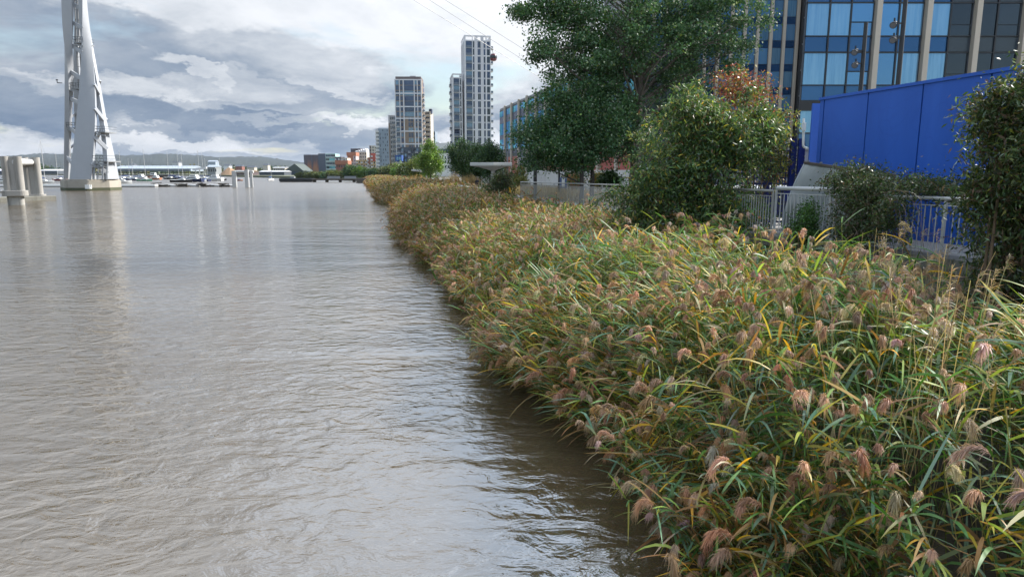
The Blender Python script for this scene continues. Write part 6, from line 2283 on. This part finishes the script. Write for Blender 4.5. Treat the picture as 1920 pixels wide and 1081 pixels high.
# ------------------------------------------------------------------ shrubs
def shrub(name, lab, x, y, z0, lumps, nleaf, size, pal, seed, wid=0.26, sig=0.16, ncl=300, shell=0.5, stems=26, spikes=0, spike_c=(0.12, 0.08, 0.05), droop=0.5, twig=None, cat='shrub', group=None, sprays=0, spray_l=0.8):
    rng = np.random.default_rng(seed)
    t = thing(name, lab, cat, (x, y, z0), group)
    Ps = []
    tot = sum(l[6] for l in lumps)
    for (dx, dy, zc, rx, ry, rz, share) in lumps:
        P = clusters(rng, (x + dx, y + dy, zc), (rx, ry, rz), int(ncl * share / tot), shell)
        Ps.append(P[P[:, 2] > z0])
    P = np.concatenate(Ps)
    mb = MB()
    for k in range(stems):
        e = P[rng.integers(0, len(P))]
        a = (x + rng.normal(0, 0.25), y + rng.normal(0, 0.25), z0)
        m = Vector((a[0] * 0.45 + e[0] * 0.55, a[1] * 0.45 + e[1] * 0.55, z0 + (e[2] - z0) * 0.8))
        pts = [Vector(a), Vector(a).lerp(m, 0.5), m, m.lerp(Vector(e), 0.55) + Vector((0, 0, 0.06)), Vector(e)]
        mb.tube(pts, [0.028, 0.022, 0.016, 0.011, 0.006], 5)
    stem_mb = mb
    parts = [crown_mesh(rng, P, nleaf, sig, size, pal, wid, droop, 0.2, 0.35)]
    if sprays:
        c0 = P.mean(axis=0)
        far_ = np.linalg.norm((P - c0) / P.std(axis=0), axis=1)
        cand = np.where(far_ > np.quantile(far_, 0.45))[0]
        sm = stem_mb
        pts_all = []
        for k in rng.choice(cand, sprays):
            st_ = P[k]
            d = unit(st_ - c0 + np.array([0, 0, 0.5 * P[:, 2].std()]) + rng.normal(0, 0.5, 3))
            L = spray_l * rng.uniform(0.5, 1.3)
            q_ = []
            for tt in np.linspace(0, 1, 9):
                z_ = st_ + d * L * tt
                z_[2] -= 0.55 * L * tt ** 2
                q_.append(z_.copy())
            sm.tube([Vector(a_) for a_ in q_], [0.008 * (1 - 0.7 * v_) for v_ in np.linspace(0, 1, 9)], 4)
            pts_all += q_[1:]
        pa = np.array(pts_all)
        parts.append(crown_mesh(rng, pa, len(pa) * 6, 0.045, size * 0.95, pal, wid, droop, 0.22, 0.4))
    if stem_mb.v:
        stem_mb.build('stems', twig or M_TWIG, t)
    V, F, C = join(parts)
    np_obj('foliage', V, F, C, M_LEAF, t)
    if spikes:
        # drooping dried flower spikes of a buddleia
        e = P[rng.integers(0, len(P), spikes)] + rng.normal(0, 0.12, (spikes, 3))
        out_ = unit(e - np.array([x, y, z0 + 1.2]))
        D = unit(out_ + rng.normal(0, 0.35, (spikes, 3)) + np.array([0, 0, 0.15]))
        L = rng.uniform(0.16, 0.34, spikes)
        dr = rng.uniform(0.4, 1.0, spikes)
        ib = np.repeat(np.arange(spikes), 16)
        tt_ = rng.random(len(ib))
        PB = e[ib] + D[ib] * (L[ib] * tt_)[:, None]
        PB[:, 2] -= dr[ib] * L[ib] * tt_ ** 2
        DB = unit(rng.normal(0, 1, (len(ib), 3)) + D[ib] * 0.5)
        C = pick(rng, len(ib), [spike_c, tuple(c * 0.6 for c in spike_c), tuple(c * 1.5 for c in spike_c)], [3, 2, 1], 0.2)
        V, F, C = leaves(PB, DB, unit(rng.normal(0, 1, (len(ib), 3))), rng.uniform(0.025, 0.05, len(ib)) * (1.2 - 0.7 * tt_), np.full(len(ib), 0.018), C)
        np_obj('flower_spikes', V, F, C, M_LEAF, t)
    return t


q = at(1310, 420, 19.6)
shrub('buddleia_bush', 'big rounded green and yellowing bush over the railing, in the middle distance', q.x, 19.6, 1.6,
      [(-0.5, 0, 4.2, 1.35, 1.2, 1.75, 0.3), (0.65, 0, 4.95, 1.2, 1.1, 0.95, 0.28), (-0.95, -0.1, 3.2, 1.35, 1.2, 1.3, 0.25), (0.75, -0.2, 2.7, 1.05, 1.0, 0.95, 0.22), (0.0, -0.3, 2.4, 1.2, 1.0, 1.0, 0.2), (1.5, 0.1, 5.0, 0.75, 0.6, 0.6, 0.09), (-0.3, 0, 5.6, 0.7, 0.7, 0.55, 0.08)],
      40000, 0.15, SHRUB, 201, 0.27, 0.19, 420, 0.3, 40, 420, (0.15, 0.105, 0.06), sprays=230, spray_l=0.85)
q = at(1395, 300, 24)
tree('autumn_tree', 'small red and orange leaved tree behind the big bush', q.x, 24, 2.3, at(1395, 140, 24).z - 2.3, [(0, 0, at(1395, 185, 24).z, 1.35, 1.1, 1.05, 0.7), (-0.3, 0, at(1395, 160, 24).z, 0.8, 0.7, 0.6, 0.3)], 2700, 0.10, REDL, 0.05, 202, None, 20, 130, 0.16, M_TWIG, 0.35, 0.2, 0.6)
q = at(1425, 235, 22.5)
shrub('yellowing_shrub', 'yellow green shrub top between the red leaved tree and the blue hoarding', q.x, 22.5, 2.3, [(-0.1, 0, 5.2, 0.95, 0.8, 0.65, 0.6), (0.4, 0, 4.4, 0.75, 0.7, 0.7, 0.3)], 7000, 0.12, ([(0.13, 0.17, 0.04), (0.19, 0.19, 0.04), (0.06, 0.09, 0.025), (0.3, 0.24, 0.05), (0.28, 0.12, 0.04)], [4, 3, 4, 2, 1]), 203, 0.34, 0.2, 110, 0.3, 16, sprays=50, spray_l=0.8)
# right hand buddleia, close
q = at(1925, 420, 9.6)
shrub('buddleia_bush', 'dark buddleia bush with brown drooping flower spikes at the right edge', q.x, 9.6, 1.2,
      [(0.0, 0, 4.3, 0.85, 0.9, 1.0, 0.3), (0.25, 0, 3.3, 0.95, 1.0, 1.0, 0.3), (0.35, 0, 2.4, 0.9, 1.0, 0.9, 0.25), (0.5, 0, 5.0, 0.75, 0.8, 0.65, 0.2), (-0.55, 0, 4.85, 0.3, 0.3, 0.3, 0.05), (-0.6, 0, 3.6, 0.28, 0.3, 0.25, 0.05), (0.9, 0.3, 3.6, 1.1, 1.0, 1.9, 0.25)],
      42000, 0.10, ([(0.035, 0.065, 0.02), (0.06, 0.10, 0.03), (0.11, 0.15, 0.05), (0.21, 0.22, 0.045), (0.17, 0.21, 0.15), (0.13, 0.085, 0.05)], [28, 26, 16, 8, 8, 10]), 204, 0.26, 0.13, 560, 0.35, 40, 900, (0.11, 0.072, 0.045), 0.6, sprays=130, spray_l=0.6)
# bramble thatch over the railing
q = at(1630, 400, 14.2)
xr = float(rail_x(14.6)) + 0.14
shrub('bramble', 'tangled green bramble heaped over the white railing against the blue hoarding', xr, 14.6, 2.1,
      [(0.15, 0.5, 3.80, 0.55, 0.9, 0.36, 0.35), (0.0, -0.2, 3.5, 0.5, 1.15, 0.42, 0.45), (-0.1, -0.2, 2.9, 0.35, 1.0, 0.6, 0.36), (-0.05, -1.3, 3.15, 0.3, 0.6, 0.5, 0.15), (0.55, -1.0, 3.70, 0.5, 1.0, 0.2, 0.25), (0.5, 1.2, 3.75, 0.4, 0.6, 0.3, 0.15), (1.1, -1.6, 3.62, 0.5, 0.7, 0.16, 0.12)],
      27000, 0.055, ([(0.04, 0.075, 0.025), (0.065, 0.10, 0.035), (0.10, 0.13, 0.05), (0.09, 0.06, 0.035), (0.15, 0.17, 0.10)], [30, 26, 14, 14, 8]), 205, 0.55, 0.11, 560, 0.2, 0, 0, sprays=60, spray_l=0.5)
rng = np.random.default_rng(3)
# bare bramble canes
n = 170
P = np.stack([xr + rng.normal(-0.05, 0.22, n), rng.uniform(12.2, 15.2, n), rng.uniform(2.3, 3.7, n)], 1)
D = unit(np.stack([rng.normal(-0.3, 0.4, n), rng.normal(-0.5, 0.8, n), rng.normal(0.2, 0.6, n)], 1))
c = pick(rng, n, [(0.14, 0.10, 0.075), (0.2, 0.16, 0.12), (0.09, 0.06, 0.045)], [1, 1, 1])
V, F, C = ribbons(P, D, rng.uniform(0.5, 1.3, n), np.full(n, 0.008), rng.uniform(0.3, 1.1, n), c, c, 6, rng, 2.0, np.linspace(1, 0.4, 7))
o = np_obj('bramble_canes', V, F, C, M_LEAF, origin=(xr, 13.8, 2.2))
tag(o, 'bare brown tangle of thin canes woven through the white railing', 'canes', kind='stuff')
q = at(1493, 430, 15.9)
shrub('climbing_shrub', 'small fresh green shrub at the foot of the short railing section', float(rail_x(15.9)) - 0.1, 15.9, 2.0, [(0.0, 0, 2.75, 0.36, 0.5, 0.38, 0.5), (0.1, -0.3, 2.45, 0.3, 0.35, 0.3, 0.3), (0.12, 0.1, 3.2, 0.15, 0.3, 0.25, 0.1)], 3800, 0.06, ([(0.06, 0.14, 0.03), (0.09, 0.18, 0.04), (0.045, 0.10, 0.025)], [3, 2, 2]), 206, 0.6, 0.09, 110, 0.2, 12)
q = at(934, 350, 44)
shrub('riverside_shrub', 'dark leafy shrub growing at the wall in front of the large canopy', q.x + 0.1, 44, 1.4, [(0, 0, 2.9, 0.95, 0.8, 0.8, 0.6), (0.15, 0, 3.5, 0.7, 0.6, 0.6, 0.4), (-0.3, 0, 2.3, 0.8, 0.7, 0.7, 0.3)], 5200, 0.14, ([(0.05, 0.085, 0.03), (0.08, 0.11, 0.045), (0.12, 0.135, 0.07), (0.13, 0.09, 0.05)], [3, 3, 2, 1]), 207, 0.45, 0.17, 120, 0.2, 16)
# planting on the promenade
for (px, py, Y, w, h, pal, lab, nm) in [
        (966, 325, 84, 1.5, 1.5, ([(0.13, 0.14, 0.03), (0.22, 0.19, 0.04), (0.25, 0.14, 0.04), (0.06, 0.09, 0.02)], [3, 2, 1.4, 2]), 'yellow and orange rounded shrub right of the large canopy', 'round_shrub'),
        (966, 338, 74, 1.6, 0.6, ([(0.14, 0.15, 0.03), (0.10, 0.12, 0.025), (0.2, 0.17, 0.04)], [2, 2, 1]), 'low clipped olive hedge beneath the yellow and orange shrub', 'clipped_hedge'),
        (1143, 336, 40, 0.62, 0.55, ([(0.03, 0.07, 0.02), (0.05, 0.10, 0.03)], [1, 1]), 'small dark green ball of a bush behind the long railing', 'round_shrub'),
        (1121, 337, 52, 0.55, 0.5, ([(0.30, 0.21, 0.04), (0.22, 0.17, 0.04)], [1, 1]), 'small golden bush left of the dark green ball', 'round_shrub'),
        (1075, 338, 52, 0.7, 0.45, ([(0.34, 0.17, 0.06), (0.28, 0.16, 0.05)], [1, 1]), 'orange grass tuft right of the notice board', 'ornamental_grass'),
        (850, 342, 74, 1.1, 0.8, ([(0.36, 0.23, 0.08), (0.30, 0.2, 0.07), (0.42, 0.3, 0.13)], [2, 2, 1]), 'golden grass mound above the brown reeds, near the seated person', 'ornamental_grass'),
        (826, 339, 100, 1.5, 0.8, ([(0.38, 0.25, 0.08), (0.30, 0.2, 0.07), (0.42, 0.3, 0.13)], [2, 2, 1]), 'bright golden grass mound above the brown reeds, left of the row of clipped trees', 'ornamental_grass'),
        (786, 337, 140, 1.8, 0.9, ([(0.36, 0.23, 0.08), (0.30, 0.2, 0.07), (0.42, 0.3, 0.13)], [2, 2, 1]), 'golden grass mound under the canopy with a slanted leg', 'ornamental_grass'),
        (882, 337, 98, 1.6, 0.7, ([(0.36, 0.25, 0.10), (0.28, 0.2, 0.08), (0.42, 0.3, 0.13)], [2, 2, 1]), 'golden grass mound under the clipped trees beside the walking person', 'ornamental_grass')]:
    q = at(px, py, Y)
    shrub(nm, lab, q.x, Y, float(prom_z(Y)), [(0, 0, q.z, w, w, h, 1.0), (w * 0.3, 0, q.z - h * 0.4, w * 0.9, w, h * 0.8, 0.5)], 2600, 0.16 if nm != 'ornamental_grass' else 0.4, pal, int(px), 0.5 if nm != 'ornamental_grass' else 0.07, 0.12, 80, 0.3, 6)
# golden grass strip behind the long railing
rng = np.random.default_rng(31)
n = 9000
yy = rng.uniform(33, 84, n)
xx = rail_x(yy) + 1.6 + rng.uniform(0, 4.2, n)
xx = xx + 0.02 * (yy - 33)
P = np.stack([xx, yy, prom_z(yy)], 1)
D = unit(np.stack([rng.normal(0, 0.35, n), rng.normal(0, 0.35, n), np.ones(n)], 1))
c = pick(rng, n, [(0.46, 0.32, 0.14), (0.38, 0.27, 0.10), (0.30, 0.24, 0.10), (0.5, 0.38, 0.2)], [3, 3, 2, 2])
V, F, C = ribbons(P, D, rng.uniform(0.5, 1.15, n), np.full(n, 0.035), rng.uniform(0.1, 0.6, n), c * 0.8, c, 3, rng, 1.0, np.array([0.7, 1, 0.8, 0.1]))
o = np_obj('golden_grasses', V, F, C, M_LEAF, origin=(3, 45, 2.2))
tag(o, 'strip of golden ornamental grasses behind the long railing', 'grasses', kind='stuff')
